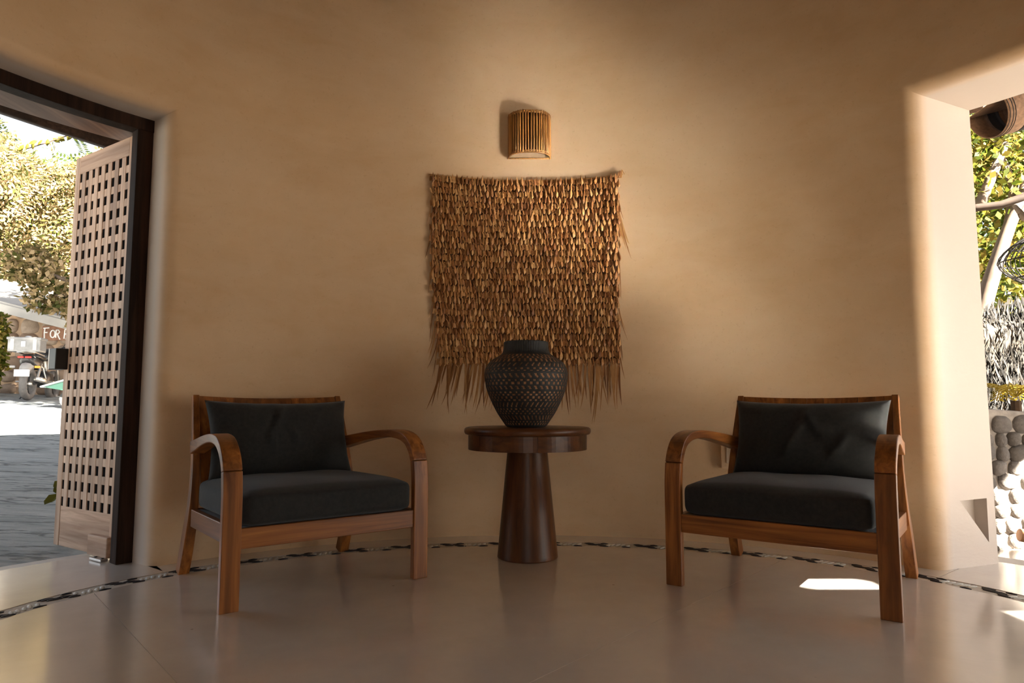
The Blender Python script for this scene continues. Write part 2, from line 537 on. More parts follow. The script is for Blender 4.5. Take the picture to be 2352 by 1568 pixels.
def make_chair(label, loc, rz, where, seed):
    t = thing('armchair', label, 'chair', loc, rz, 'wooden armchairs with charcoal cushions')
    W, wl, dl = .859, .069, .030
    for s in (-1, 1):
        xc = s*(W/2 - wl/2)
        leg = [(dl/2, 0, dl, xc, wl), (dl/2, .2, dl, xc, wl), (dl/2, .36, dl, xc, wl), (.0175, .43, .031, xc, wl), (.027, .497, .032, xc, wl)]
        obj('front_leg', sweep_rect(yz_path(leg)), WZ, t, bevel=.003)
        xr = s*.352
        arm = [(.027, .497, .032, xc, wl), (.047, .540, .033, xc, wl), (.085, .580, .034, xc, wl), (.14, .603, .035, xc-.003*s, wl), (.22, .611, .035, xc-.008*s, wl),
               (.32, .606, .036, xc-.016*s, wl*.98), (.44, .592, .040, xr+s*.018, wl*.95), (.56, .573, .048, xr+s*.008, wl*.92), (.690, .552, .057, xr, wl*.9)]
        obj('armrest', sweep_rect(yz_path(arm)), WY, t, bevel=.004)
        fx = s*.365
        post = [(.748, 0, .060, s*.378, .044), (.706, .10, .058, s*.376, .044), (.672, .20, .056, s*.374, .042), (.656, .29, .052, s*.370, .038),
                (.668, .42, .044, s*.363, .032), (.702, .55, .038, s*.356, .030), (.746, .68, .033, s*.350, .028), (.784, .783, .030, s*.345, .028)]
        obj('back_leg', sweep_rect(yz_path(post)), WZ, t, bevel=.003)
        obj('side_rail', bm_box((s*.370, .325, .254), (.026, .60, .074)), WY, t, bevel=.003)
    obj('front_rail', bm_box((0, .020, .254), (W-2*wl+.01, .024, .074)), WX, t, bevel=.003)
    obj('back_rail', bm_box((0, .640, .254), (.70, .024, .074)), WX, t, bevel=.003)
    obj('seat_deck', bm_box((0, .33, .283), (W-2*wl, .60, .012)), FAB, t)
    # curved back panel of upright boards
    nb = 9; x0, x1 = -.340, .340
    def yb(z): return float(np.interp(z, [.29, .42, .55, .68, .783], [.652, .666, .702, .746, .784]))
    for i in range(nb):
        xa, xb = x0 + (x1-x0)*i/nb + .0006, x0 + (x1-x0)*(i+1)/nb - .0006
        Vv = []
        zz = [.30, .42, .55, .68, 1.0]
        for z in zz:
            for th in (-.010, .010):
                for x in (xa, xb):
                    zt = .783 - .010*(1-(x/.34)**2) if z == 1.0 else z
                    Vv.append((x, yb(zt) + .045*(1-(x/.34)**2) + th, zt))
        Ff = []
        for k in range(len(zz)-1):
            a, b = k*4, k*4+4
            Ff += [(a, a+1, b+1, b), (a+3, a+2, b+2, b+3), (a+2, a, b, b+2), (a+1, a+3, b+3, b+1)]
        Ff += [(0, 2, 3, 1), (len(zz)*4-4, len(zz)*4-3, len(zz)*4-1, len(zz)*4-2)]
        obj('back_board', (Vv, Ff), WZ, t)
    M = Matrix.Translation(Vector(loc)) @ Matrix.Rotation(rz, 4, 'Z')
    cu = obj('seat_cushion', box_cushion(.713, .635, .128, seed), FAB, smooth=True)
    cu.location = M @ Vector((0, .006+.635/2, .289+.064)); cu.rotation_euler = (0, 0, rz)
    tag(cu, 'thick charcoal seat cushion on the armchair ' + where, 'cushion', 'seat cushions')
    pi = obj('back_pillow', pillow(.675, .375, .20, seed+1), FAB, smooth=True)
    pi.location = M @ Vector((.004, .622, .582)); pi.rotation_euler = (math.radians(-16), 0, rz)
    pi.rotation_mode = 'XYZ'
    tag(pi, 'loose charcoal back pillow leaning in the armchair ' + where, 'pillow', 'back pillows')
    return t
make_chair('wooden armchair with curved arms standing beside the open lattice door', (-.7010, 2.7612, 0), .6736, 'beside the lattice door', 3)
make_chair('wooden armchair with curved arms standing beside the bare doorway and wall outlet', (.9857, 2.6577, 0), -.6328, 'beside the bare doorway', 11)

# ------------------------------------------------------------------ pedestal table
TX, TY = .0765, 3.430
tb = thing('pedestal_table', 'round dark wood pedestal table under the woven hanging', 'table', (TX, TY, 0))
prof = [(0, .5955), (.300, .5955), (.309, .5985), (.3135, .606), (.3145, .6145), (.3125, .624), (.306, .6295), (.298, .6315), (0, .6315)]
obj('table_top', lathe(prof, 96), WTABX, tb, smooth=True)
for i in range(6):
    Vv, Ff = [], []; a0, a1 = math.radians(60*i-22+.12), math.radians(60*i+38-.12); K = 14
    for k in range(K+1):
        a = a0+(a1-a0)*k/K
        for r, z in ((.294, .523), (.294, .597), (.265, .597), (.265, .523)): Vv.append((r*math.cos(a), r*math.sin(a), z))
    for k in range(K):
        for j in range(4): Ff.append((k*4+j, (k+1)*4+j, (k+1)*4+(j+1) % 4, k*4+(j+1) % 4))
    Ff += [(0, 1, 2, 3), (K*4+3, K*4+2, K*4+1, K*4)]
    obj('apron', (Vv, Ff), WTABX, tb)
obj('pedestal', lathe([(0, 0), (.146, 0), (.1485, .004), (.147, .02), (.099, .523), (.099, .597), (0, .597)], 72), WTAB, tb, smooth=True, bevel=.001)

# ------------------------------------------------------------------ carved vase
def make_vase():
    px = [(0, 977.5), (40, 977.5), (45.5, 976), (56, 961), (66, 946), (76, 927), (85, 907), (91.5, 888), (95, 868), (95.5, 858), (93.5, 846), (88, 835),
          (80, 826.5), (68, 819.5), (57, 813), (53, 807), (51.5, 798), (50.8, 790), (51.5, 785.5), (49.5, 783.5), (45, 784.5), (43, 792), (42, 805), (46, 815), (70, 828), (80, 850), (80, 870), (60, 925), (30, 960), (0, 965)]
    s = .00219
    pr = np.array([(r*s, .6315 + (977.5-y)*s) for r, y in px])
    # resample the outer skin by arc length
    out_end = 19
    outer = pr[:out_end+1]; d = np.r_[0, np.cumsum(np.hypot(*np.diff(outer, axis=0).T))]
    rows = 150; tt = np.linspace(0, d[-1], rows)
    R = np.interp(tt, d, outer[:, 0]); Z = np.interp(tt, d, outer[:, 1])
    for _ in range(3):
        R[2:-2] = (R[1:-3]+2*R[2:-2]+R[3:-1])/4; Z[2:-2] = (Z[1:-3]+2*Z[2:-2]+Z[3:-1])/4
    n = 336
    # bands in arc length from the foot: (start, end, kind, cells)
    L = d[-1]; z2 = lambda y: float(np.interp(.6315+(977.5-y)*s, outer[:, 1], d))
    bands = []
    def checks(ya, yb, rowsn, cells): bands.append((z2(ya), z2(yb), 'c', rowsn, cells))
    def slant(ya, yb, cells, sg): bands.append((z2(ya), z2(yb), 's', sg, cells))
    checks(972, 962, 2, 84); slant(961, 949, 42, 1); checks(948, 934, 3, 84); slant(933, 921, 42, -1); checks(920, 897, 4, 84)
    slant(896, 884, 42, 1); checks(883, 872, 2, 84); slant(871, 857, 42, 1); checks(856, 846, 2, 84); slant(845, 834, 42, -1); checks(833, 815, 3, 84)
    neck = (z2(810), z2(786))
    def carved(t, i):
        u = i/n
        if neck[0] < t < neck[1]: return (i % 4) < 1 and 1
        for a, b, kind, p, cells in bands:
            if a <= t <= b:
                f = (t-a)/(b-a)
                if kind == 'c':
                    r = int(f*p); fr = f*p-r; cu = (u*cells) % 1; cell = int(u*cells)
                    if (cell+r) % 2 == 0: return 1
                else:
                    cu = (u*cells + .6*p*f) % 1
                    if cu < .45 and .08 < f < .92: return 1
        return 0
    V, F, MI = [], [], []
    cm = np.zeros((rows, n), int)
    for k in range(rows):
        for i in range(n): cm[k, i] = carved(tt[k], i)
    for k in range(rows):
        for i in range(n):
            a = 2*PI*i/n; r = R[k] - (.0016 if cm[k, i] else 0)
            V.append((r*math.cos(a), r*math.sin(a), Z[k]))
    for k in range(rows-1):
        for i in range(n):
            j = (i+1) % n
            F.append((k*n+i, k*n+j, (k+1)*n+j, (k+1)*n+i)); MI.append(1 if cm[k, i] and cm[k+1, i] and cm[k, j] else 0)
    base = (rows-1)*n
    for r, z in pr[out_end+1:]:
        o = len(V)
        for i in range(n): V.append((r*math.cos(2*PI*i/n), r*math.sin(2*PI*i/n), z))
        for i in range(n):
            j = (i+1) % n; F.append((base+i, base+j, o+j, o+i)); MI.append(0)
        base = o
    me = mesh_from('vase_body', V, F)
    t = NT('matt_black_paint'); v = t.coord()
    t.col(t.ramp(t.noise(v, 18, 5, .7), [(.35, (.008, .0095, .010)), (.75, (.026, .027, .026))])); t.rough(.62); t.bump(t.noise(v, 90, 4), .2, .002)
    c = NT('carved_clay'); v = c.coord()
    c.col(c.ramp(c.noise(v, 9, 5, .75), [(.34, (.03, .018, .012)), (.46, (.18, .085, .038)), (.66, (.42, .21, .10))])); c.rough(.8)
    me.materials.append(t.m); me.materials.append(c.m)
    me.polygons.foreach_set('material_index', MI); me.polygons.foreach_set('use_smooth', [True]*len(F)); me.update()
    o = link(bpy.data.objects.new('vase', me)); o.location = (TX-.006, TY-.01, 0)
    tag(o, 'black carved clay vase with checkered bands on the pedestal table', 'vase')
make_vase()

# ------------------------------------------------------------------ cane wall lamp
def make_sconce():
    az0 = .0; t = thing('wall_lamp', 'half-round cane wall lamp fixed above the woven hanging', 'lamp', (.1045, CY+R_IN-.004, 2.21))
    cm = NT('cane'); v = cm.coord('Object', (60, 60, 4)); oi = cm.n('ObjectInfo')
    c = cm.ramp(cm.noise(v, 2, 4), [(.3, (.34, .14, .03)), (.7, (.72, .36, .10))])
    c = cm.mix(cm.math('MULTIPLY', oi.outputs['Random'], .55), c, (.10, .042, .015)); cm.col(c); cm.rough(.45)
    M = cm.m
    w, dpt, h0, h1 = .1245, .105, .0, .262
    def pt(f, z):      # f 0..1 around the half ellipse, bulging to -y
        a = PI*f; return Vector((-w*math.cos(a), -dpt*math.sin(a)**.85, z))
    K = 24
    for i in range(K):
        f = .02 + .96*i/(K-1); r = random.uniform(.0046, .0066)
        z0 = h0 + .012; j = random.uniform(-.004, .004)
        p0, p1 = pt(f, z0-.004), pt(min(.99, max(.01, f+random.uniform(-.006, .006))), h1+random.uniform(-.002, .004))
        obj('cane_stick', tube([p0, p0.lerp(p1, .35)+Vector((0, -.001, 0)), p0.lerp(p1, .7), p1], [r, r*.92, r, r*.95], 7), M, t, smooth=True)
    V, F = [], []
    for k in range(25):
        for z in (h0+.012, h1-.006):
            p = pt(.01+.98*k/24, z); V.append((p.x*.93, p.y*.93, z))
    F = [(2*k, 2*k+1, 2*k+3, 2*k+2) for k in range(24)]
    ln_ = obj('dark_gap_sheet', (V, F), simple('gap_dark_brown', (.035, .018, .008), .9), t, smooth=True)  # added dark sheet, stands in for the shade between the canes
    ln_.modifiers.new('s', 'SOLIDIFY').thickness = .002
    for z, rr in ((h0+.006, .0048), (h0+.017, .004), (h1-.012, .0042), (h1-.003, .0042)):
        obj('rim_cane', tube([pt(.0+k/28, z) for k in range(29)], rr, 6), M, t, smooth=True)
    obj('back_bar', tube([(-w, 0, h0+.004), (w, 0, h0+.004)], .0045, 6), M, t, smooth=True)
    obj('back_bar', tube([(-w, 0, h1-.008), (w, 0, h1-.008)], .0045, 6), M, t, smooth=True)
    for s in (-1, 1):
        obj('side_cane', tube([(s*w, -.002, h0), (s*w, -.002, h1)], .006, 7), M, t, smooth=True)
    bulb = obj('bulb_holder', lathe([(0, .03), (.018, .03), (.02, .05), (.02, .09), (.012, .1), (.024, .125), (.026, .15), (.018, .175), (0, .182)], 16), simple('lamp_socket_brown', (.06, .03, .015), .5), t, smooth=True)
    bulb.location = (0, -.045, .03)
    obj('bulb_bracket', bm_box((0, -.018, .085), (.03, .05, .03)), simple('lamp_bracket_brown', (.06, .03, .015), .5), t, bevel=.003)
make_sconce()

# ------------------------------------------------------------------ woven palm hanging
def make_hanging():
    t = thing('woven_hanging', 'square woven palm leaf hanging with a long fringe on the curved wall', 'wall hanging', (0, 0, 0))
    def leafmat(name, obj_random):
        m = NT(name); v = m.coord('Object', (120, 120, 25))
        if obj_random: tone = m.n('ObjectInfo').outputs['Random']
        else:
            g = m.n('NewGeometry'); tone = g.outputs['Random Per Island']
        c = m.ramp(tone, [(0, (.22, .085, .025)), (.35, (.38, .17, .055)), (.7, (.50, .26, .09)), (1, (.58, .34, .14))])
        c = m.mix(m.ramp(m.noise(v, 1, 3), [(.4, (0, 0, 0)), (.7, (.35, .35, .35))]), c, (.20, .08, .03))
        m.col(c); m.rough(.55); return m.m
    LM, LS = leafmat('dry_palm_leaf', True), leafmat('dry_palm_weave', False)
    NC, NR = 38, 31; ZT, ZB = 2.068, .985
    def edge(z):
        f = (ZT-z)/(ZT-ZB)
        return -14.15 + 1.35*f**2.2 + .12*math.sin(9*f), 12.9 - .25*f + .10*math.sin(7*f)
    def place(az, z, off): return Vector(pol(az, R_IN - off, z))
    # one cell of the plait: a flat folded strap and, beside it, an almond-shaped leaf tip standing proud
    def pod(w, h):
        V = [(.17*w, -.003, .78*h), (-.06*w, -.006, .12*h), (.18*w, -.016, .05*h), (.47*w, -.005, .08*h), (-.05*w, -.008, -.22*h), (.19*w, -.021, -.24*h), (.47*w, -.007, -.26*h), (.20*w, -.012, -.60*h), (.20*w, .004, -.42*h),
             (-.46*w, -.001, .30*h), (-.16*w, -.001, .36*h), (-.50*w, -.006, -.34*h), (-.06*w, -.0065, -.38*h), (-.26*w, .003, -.34*h), (-.27*w, -.0045, .0)]
        F = [(0, 1, 2), (0, 2, 3), (1, 4, 5, 2), (2, 5, 6, 3), (4, 7, 5), (5, 7, 6), (4, 8, 7), (7, 8, 6),
             (9, 11, 14), (11, 12, 14), (12, 10, 14), (10, 9, 14), (11, 13, 12)]
        return V, F
    pw, ph = .0305, .046
    variants = []
    for q in range(5):
        V, F = pod(pw, ph); r_ = random.Random(q)
        V = [(x+r_.uniform(-.0022, .0022), y+r_.uniform(-.002, .001), z+r_.uniform(-.003, .003)) for x, y, z in V]
        variants.append((V, F))
    mesh_v = []
    for V, F in variants:
        me = mesh_from('leaf_tip', V, F); me.materials.append(LM); mesh_v.append(me)
    cells = []
    for r in range(NR):
        z = ZT - .012 - (ZT-ZB-.02)*r/(NR-1)
        a0, a1 = edge(z)
        wob = .004*math.sin(r*1.7)
        for c in range(NC):
            az = a0 + (a1-a0)*(c+.5+(.5 if r % 2 else 0)-.25)/NC + random.uniform(-.08, .08)
            cells.append((az, z + wob*math.sin(c*.4+r) + random.uniform(-.004, .004) + .008*abs(az/14)**2*(1 if r < 3 else 0), r))
    random.shuffle(cells)
    big = cells[:300]; rest = cells[300:]
    def mat_for(az, z):
        p = place(az, z, .022 + random.uniform(-.002, .003))
        return Matrix.Translation(p) @ Matrix.Rotation(-math.radians(az), 4, 'Z') @ Matrix.Rotation(random.uniform(-.12, .12), 4, 'Y') @ Matrix.Rotation(random.uniform(-.22, .10), 4, 'X') @ Matrix.Rotation(random.uniform(-.5, .5), 4, 'Z')
    for az, z, r in big:
        o = link(bpy.data.objects.new('leaf_tip', random.choice(mesh_v)), t)
        o.matrix_local = mat_for(az, z) @ Matrix.Scale(random.uniform(.9, 1.15), 4)
    parts = []
    for az, z, r in rest:
        M = mat_for(az, z) @ Matrix.Scale(random.uniform(.9, 1.15), 4); V, F = random.choice(variants)
        parts.append(([M @ Vector(v) for v in V], F))
    # thin cross straps between the tips
    for r in range(NR):
        for c in range(NC):
            z = ZT - .03 - (ZT-ZB-.02)*r/(NR-1); a0, a1 = edge(z); az = a0+(a1-a0)*(c+.5)/NC
            if random.random() < .75 and z > ZB-.01:
                s = random.choice((-1, 1)); M = mat_for(az, z); w = .0035
                a, b = Vector((-.011*s, -.0085, -.016)), Vector((.009*s, -.0095, .014))
                parts.append(([M @ (a+Vector((-w/2, 0, 0))), M @ (a+Vector((w/2, 0, 0))), M @ (b+Vector((w/2, 0, 0))), M @ (b+Vector((-w/2, 0, 0)))], [(0, 1, 2, 3)]))
    wv = obj('leaf_weave', join_vf(parts), LS, t); wv['kind'] = 'stuff'
    # backing mat
    V, F = [], []; K = 24; J = 20
    for j in range(J+1):
        z = ZT - (ZT-ZB)*j/J; a0, a1 = edge(z)
        for i in range(K+1): V.append(place(a0+.25+(a1-a0-.5)*i/K, z, .010))
    for j in range(J):
        for i in range(K): F.append((j*(K+1)+i, j*(K+1)+i+1, (j+1)*(K+1)+i+1, (j+1)*(K+1)+i))
    bk = obj('backing_mat', (V, F), simple('dark_palm_mat', (.10, .042, .015), .8, var=.3, scale=60), t)
    sm = bk.modifiers.new('thick', 'SOLIDIFY'); sm.thickness = .006
    # hanging rod with a knot
    obj('hanging_rod', tube([place(a, ZT+.004+.012*abs(a/14)**2, .016) for a in np.linspace(-14.3, 13.1, 16)], .006, 6), LM, t, smooth=True)
    def strand(p, dirv, ln, w, curl, m=LM, name='fringe_leaf'):
        K = 7; V, F = [], []
        side = Vector((math.cos(math.radians(0)), 0, 0))
        for k in range(K+1):
            f = k/K; q = Vector(p) + dirv*ln*f + Vector((curl*f**2.2*ln, -.0 + .01*math.sin(3*f), 0))
            ww = w*(1-f)**.7*(1 if f > .08 else .7) + .0006
            V += [q - side*ww/2, q + side*ww/2 + Vector((0, -ww*.35, 0))]
        for k in range(K): F.append((2*k, 2*k+1, 2*k+3, 2*k+2))
        return obj(name, (V, F), m, t)
    for layer in (0, 1):
        N_ = 50
        for i in range(N_):
            z = ZB - .005; a0, a1 = edge(ZB); az = a0+(a1-a0)*(i+.5)/N_ + random.uniform(-.1, .1)
            # the fringe leans out to the left on the left side and right on the right
            lean = (-.14 if az < 0 else .02) + random.uniform(-.16, .12)
            ln = random.uniform(.20, .30) if layer == 0 else random.uniform(.17, .27)
            if random.random() < .08: ln += .06
            p = place(az, z + .012*layer, .028 - .012*layer)
            strand(p, Vector((lean, 0.015, -1)).normalized(), ln, random.uniform(.011, .018), random.uniform(-.10, .10))
    for i in range(26):      # loose strands leaving the two side edges
        left = i % 2 == 0; z = random.uniform(1.05, 2.0); a0, a1 = edge(z)
        p = place(a0+.2 if left else a1-.2, z, .02)
        ln = random.uniform(.12, .30)
        lean = random.uniform(-.22, -.02) if left else random.uniform(.0, .16)
        strand(p, Vector((lean, .01, -1)).normalized(), ln, random.uniform(.006, .011), random.uniform(-.05, .15)*(-1 if left else 1), name='edge_leaf')
    p = place(12.7, 1.88, .022)
    for dx, ln in ((.27, .33), (.20, .30), (.14, .24)):
        strand(p, Vector((dx, 0, -1)).normalized(), ln, .012, .05, name='edge_leaf')
    # small knot on the upper right corner
    for k in range(3):
        a = 12.7 + .25*k
        obj('knot_leaf', tube([place(a, ZT+.0, .024), place(a+.2, ZT+.03+.006*k, .03), place(a+.5, ZT+.02, .02)], [.006, .007, .003], 5), LM, t)
make_hanging()

# ------------------------------------------------------------------ wall outlet
def make_outlet():
    az = 27.35; t = thing('power_outlet', 'double power outlet in the wall behind an armchair', 'outlet', pol(az, R_IN, .487), -math.radians(az))
    cream = simple('cream_plastic', (.62, .52, .40), .45)
    # local -y looks into the room
    bm = bm_box((0, -.012, 0), (.135, .03, .175)); obj('plaster_box', bm, PLASTER, t, bevel=.008, seg=3)
    obj('cover_plate', bm_box((.0, -.0285, 0), (.070, .006, .115)), cream, t, bevel=.002)
    blk = simple('slot_black', (.01, .01, .01), .6)
    for sz in (-.024, .024):
        soc = obj('socket', bm_box((0, -.0325, sz), (.034, .003, .030)), cream, t, bevel=.001)
        for sx in (-.0075, .0075):
            obj('slot', bm_box((sx, -.0341, sz+.004), (.003, .001, .009)), blk, soc)
        obj('slot', lathe([(0, -.0005), (.0032, -.0005), (.0032, .0005), (0, .0005)], 10), blk, soc).matrix_local = Matrix.Translation((0, -.0341, sz-.009)) @ Matrix.Rotation(PI/2, 4, 'X')
make_outlet()

# ------------------------------------------------------------------ left doorway: frame and lattice door
def arc_box(a0, a1, r0, r1, z0, z1, k=18):
    V, F = [], []
    for i in range(k+1):
        a = a0+(a1-a0)*i/k
        for r, z in ((r0, z0), (r1, z0), (r1, z1), (r0, z1)): V.append(pol(a, r, z))
    for i in range(k):
        for j in range(4): F.append((i*4+j, i*4+(j+1) % 4, (i+1)*4+(j+1) % 4, (i+1)*4+j))
    F += [(3, 2, 1, 0), (k*4, k*4+1, k*4+2, k*4+3)]
    return V, F
fr = structure(obj('trim_2', arc_box(-66.8, -47.9, 2.545, 2.625, 2.095, 2.170), WDARK, bevel=.004), 'dark wooden frame of the lattice door')
obj('frame_post', arc_box(-49.6, -47.75, 2.550, 2.622, 0, 2.10, 2), WDARK, fr, bevel=.004)
obj('frame_post', arc_box(-67.2, -65.4, 2.550, 2.622, 0, 2.10, 2), WDARK, fr, bevel=.004)
structure(obj('trim_3', arc_box(-66.6, -47.6, 2.620, 2.875, 2.128, 2.160), WSOF), 'brown wooden soffit above the lattice door')
EAVE_A, EAVE_B = (-2.96, 4.20, 2.575), (-2.70, 4.40, 2.525)
structure(obj('trim_4', tube([(-3.6, 3.7, 2.70), EAVE_A, EAVE_B, (-1.9, 5.0, 2.37)], .085, 10), WDARK, smooth=True), 'dark eave beam outside the lattice door')

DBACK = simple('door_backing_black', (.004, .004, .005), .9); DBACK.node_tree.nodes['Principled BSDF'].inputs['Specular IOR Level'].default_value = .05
WDARK.node_tree.nodes['Principled BSDF'].inputs['Specular IOR Level'].default_value = .12
def make_door():
    HX = (-1.871, 3.332); d = Vector((-.830, .555)).normalized()
    t = thing('lattice_door', 'open wooden lattice door with rows of square holes', 'door', (HX[0], HX[1], 0), math.atan2(d.y, d.x))
    Wd, Z0, Z1, th = .642, .012, 2.0965, .034
    hz0, hz1 = .215, 2.000; hs, fs = .072, .052           # stiles at hinge and free side
    NCc, NRr = 8, 21
    fr_ = lambda: random.uniform(-.0012, .0012)
    obj('hinge_stile', bm_box((hs/2, 0, (Z0+Z1)/2), (hs, th, Z1-Z0)), WDOOR, t, bevel=.002)
    obj('free_stile', bm_box((Wd-fs/2, 0, (Z0+Z1)/2), (fs, th, Z1-Z0)), WDOOR, t, bevel=.002)
    obj('top_rail', bm_box((Wd/2 + (hs-fs)/2, 0, (hz1+Z1)/2), (Wd-hs-fs-.001, th, Z1-hz1)), WDOORX, t, bevel=.0015)
    obj('bottom_panel', bm_box((Wd/2 + (hs-fs)/2, -.001, (Z0+hz0)/2), (Wd-hs-fs-.001, th-.004, hz0-Z0)), WDOORX, t, bevel=.0015)
    pitch = (Wd-hs-fs)/NCc; hw = .0300
    # columns: hole, batten, hole, batten ... hole
    u0 = hs; step = (Wd-hs-fs-hw)/(NCc-1); bw = step-hw
    for i in range(NCc-1):
        u = u0 + hw + i*step + bw/2
        obj('batten', bm_box((u, .009+fr_(), (hz0+hz1)/2), (bw-.001, .016, hz1-hz0-.001)), WDOOR, t, bevel=.001)
    pz = (hz1-hz0)/(NRr-1+.55); hh = pz*.55; fh = pz-hh
    bm = bm_box((0, 0, 0), (hw-.001, .014, fh)); fmesh = bpy.data.meshes.new('filler_block'); bm.to_mesh(fmesh); bm.free(); fmesh.materials.append(WDOOR)
    for i in range(NCc):
        for r in range(NRr-1):
            o = link(bpy.data.objects.new('filler_block', fmesh), t)
            o.location = (u0 + hw/2 + i*step, .0085+fr_(), hz1 - hh - fh/2 - r*pz)
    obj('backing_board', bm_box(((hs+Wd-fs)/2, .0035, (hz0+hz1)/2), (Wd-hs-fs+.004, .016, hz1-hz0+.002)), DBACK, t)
    # thick kick block at the hinge foot
    obj('kick_block', bm_box((.133, th/2+.010, .062), (.190, .030, .098)), WDOORX, t, bevel=.006, seg=3)
    metal = simple('dark_metal', (.03, .03, .028), .4, .6); steel = simple('pale_steel', (.55, .5, .46), .35, .8)
    obj('edge_strip', bm_box((Wd+.004, -.004, .30), (.008, th*.8, .54)), metal, t)
    for z in (.085, .555):
        pl = obj('bolt_plate', bm_box((Wd+.010, .0, z), (.006, .022, .05)), steel, t, bevel=.001)
        for dz in (-.012, .012): obj('screw', bm_box((Wd+.0135, 0, z+dz), (.002, .006, .006)), metal, pl)
    obj('edge_strip', bm_box((Wd+.003, -.004, 1.75), (.006, .012, .30)), metal, t)
    lk = obj('lock_box', bm_box((Wd-.004, th/2+.030, .985), (.078, .062, .112)), metal, t, bevel=.004)
    obj('lock_plate', bm_box((Wd+.038, th/2+.028, .985), (.008, .066, .116)), steel, lk, bevel=.002)
    hg = obj('floor_hinge', bm_box((.090, .05, .008), (.11, .035, .012)), steel, t, bevel=.003)
    for x in (.055, .12): obj('screw', bm_box((x, .05, .0155), (.012, .012, .004)), metal, hg, bevel=.001)
make_door()

# triangular recess in the reveal of the bare doorway
def carve_niche():
    w = bpy.data.objects['wall_back']
    n_in = Vector((-.307, .952, 0)); A = [Vector((2.062, 3.190, .302)), Vector((2.240, 3.248, .304)), Vector((2.238, 3.247, .101))]
    V = [p - n_in*.05 for p in A] + [p + n_in*.085 for p in A]
    c = obj('niche_cutter', (V, [(0, 1, 2), (5, 4, 3), (1, 0, 3, 4), (2, 1, 4, 5), (0, 2, 5, 3)]))
    bm = bmesh.new(); bm.from_mesh(c.data); bmesh.ops.recalc_face_normals(bm, faces=bm.faces); bm.to_mesh(c.data); bm.free()
    md = w.modifiers.new('niche', 'BOOLEAN'); md.object = c; md.operation = 'DIFFERENCE'; md.solver = 'EXACT'
    w.modifiers.remove(w.modifiers['wn'])
    dg = bpy.context.evaluated_depsgraph_get()
    me = bpy.data.meshes.new_from_object(w.evaluated_get(dg))
    old = w.data
    ok = len(me.polygons) > len(old.polygons)*.9
    w.modifiers.clear()
    if ok: w.data = me
    bpy.data.objects.remove(c)
    m2 = w.modifiers.new('wn', 'WEIGHTED_NORMAL'); m2.keep_sharp = True
    bm = bmesh.new(); bm.from_mesh(w.data)
    for e in bm.edges:
        if len(e.link_faces) == 2 and e.calc_face_angle(0) > math.radians(40): e.smooth = False
    bm.to_mesh(w.data); bm.free()
carve_niche()

# ------------------------------------------------------------------ outside: ground
def ground_z(x, y):
    s = (x+2.2)*(-.59) + (y-3.35)*.81
    return -.03 + .072*max(0.0, s)
def slate():
    t = NT('grey_slate_paving')
    tc = t.n('TexCoord'); mp = t.n('Mapping'); mp.inputs['Rotation'].default_value = (0, 0, math.radians(-38)); mp.inputs['Scale'].default_value = (.55, 3.2, 1)
    t.l(tc.outputs['Object'], mp.inputs[0])
    a = t.noise(mp.outputs[0], 2.6, 9, .68, 1.1); b = t.noise(mp.outputs[0], 11, 8, .7, .7); c_ = t.noise(t.coord(), .5, 3)
    col = t.ramp(a, [(.32, (.22, .25, .255)), (.48, (.42, .45, .45)), (.7, (.60, .61, .59))])
    col = t.mix(t.ramp(b, [(.30, (.75, .75, .75)), (.42, (0, 0, 0))]), col, (.05, .058, .062))
    wv = t.n('TexVoronoi', feature='DISTANCE_TO_EDGE'); wv.inputs['Scale'].default_value = 1.15; wv.inputs['Randomness'].default_value = 1.0
    dz = t.n('VectorMath', operation='ADD'); nz = t.n('TexNoise'); nz.inputs['Scale'].default_value = 3; nz.inputs['Detail'].default_value = 6
    t.l(mp.outputs[0], nz.inputs['Vector']); t.l(mp.outputs[0], dz.inputs[0]); t.l(nz.outputs['Color'], dz.inputs[1]); t.l(dz.outputs[0], wv.inputs['Vector'])
    cr = t.ramp(wv.outputs['Distance'], [(.012, (1, 1, 1)), (.035, (0, 0, 0))])
    col = t.mix(t.math('MULTIPLY', cr, .75), col, (.03, .035, .04))
    t.col(col); t.rough(.62)
    t.bump(t.math('SUBTRACT', t.math('ADD', a, t.math('MULTIPLY', b, .7)), t.math('MULTIPLY', cr, .5)), 1.0, .08)
    return t.m
SLATE = slate()
gx = np.linspace(-26, -1.2, 70); gy = np.linspace(-4, 34, 90)
V = [(x, y, ground_z(x, y) - (.0)) for y in gy for x in gx]
F = [(j*70+i, j*70+i+1, (j+1)*70+i+1, (j+1)*70+i) for j in range(89) for i in range(69)]
structure(obj('ground', (V, F), SLATE, smooth=True), 'grey slate driveway rising away from the lattice door')
structure(obj('terrace', ([(-3.6, -9, -.05), (16, -9, -.05), (16, 16, -.05), (2.2, 16, -.05), (2.2, .2, -.05), (-3.6, .2, -.05)], [(0, 1, 4, 5), (1, 2, 3, 4)]), TERR), 'pale concrete terrace outside the bare doorway')
EARTH = simple('dry_earth', (.28, .22, .15), .95, var=.3, scale=2)
structure(obj('ground_earth', ([(-80, -60, -.12), (80, -60, -.12), (80, 90, -.12), (-80, 90, -.12)], [(0, 1, 2, 3)]), EARTH), 'dry earth around the building')

def at(px, py, Y):
    a, b, t_ = (px-1176)/1568, (784-py)/1568, math.atan(146/1568)
    c, s = math.cos(t_), math.sin(t_)
    r = Vector((a, c-b*s, s+b*c)); return r*(Y/r.y) + Vector((0, 0, CAM_H))

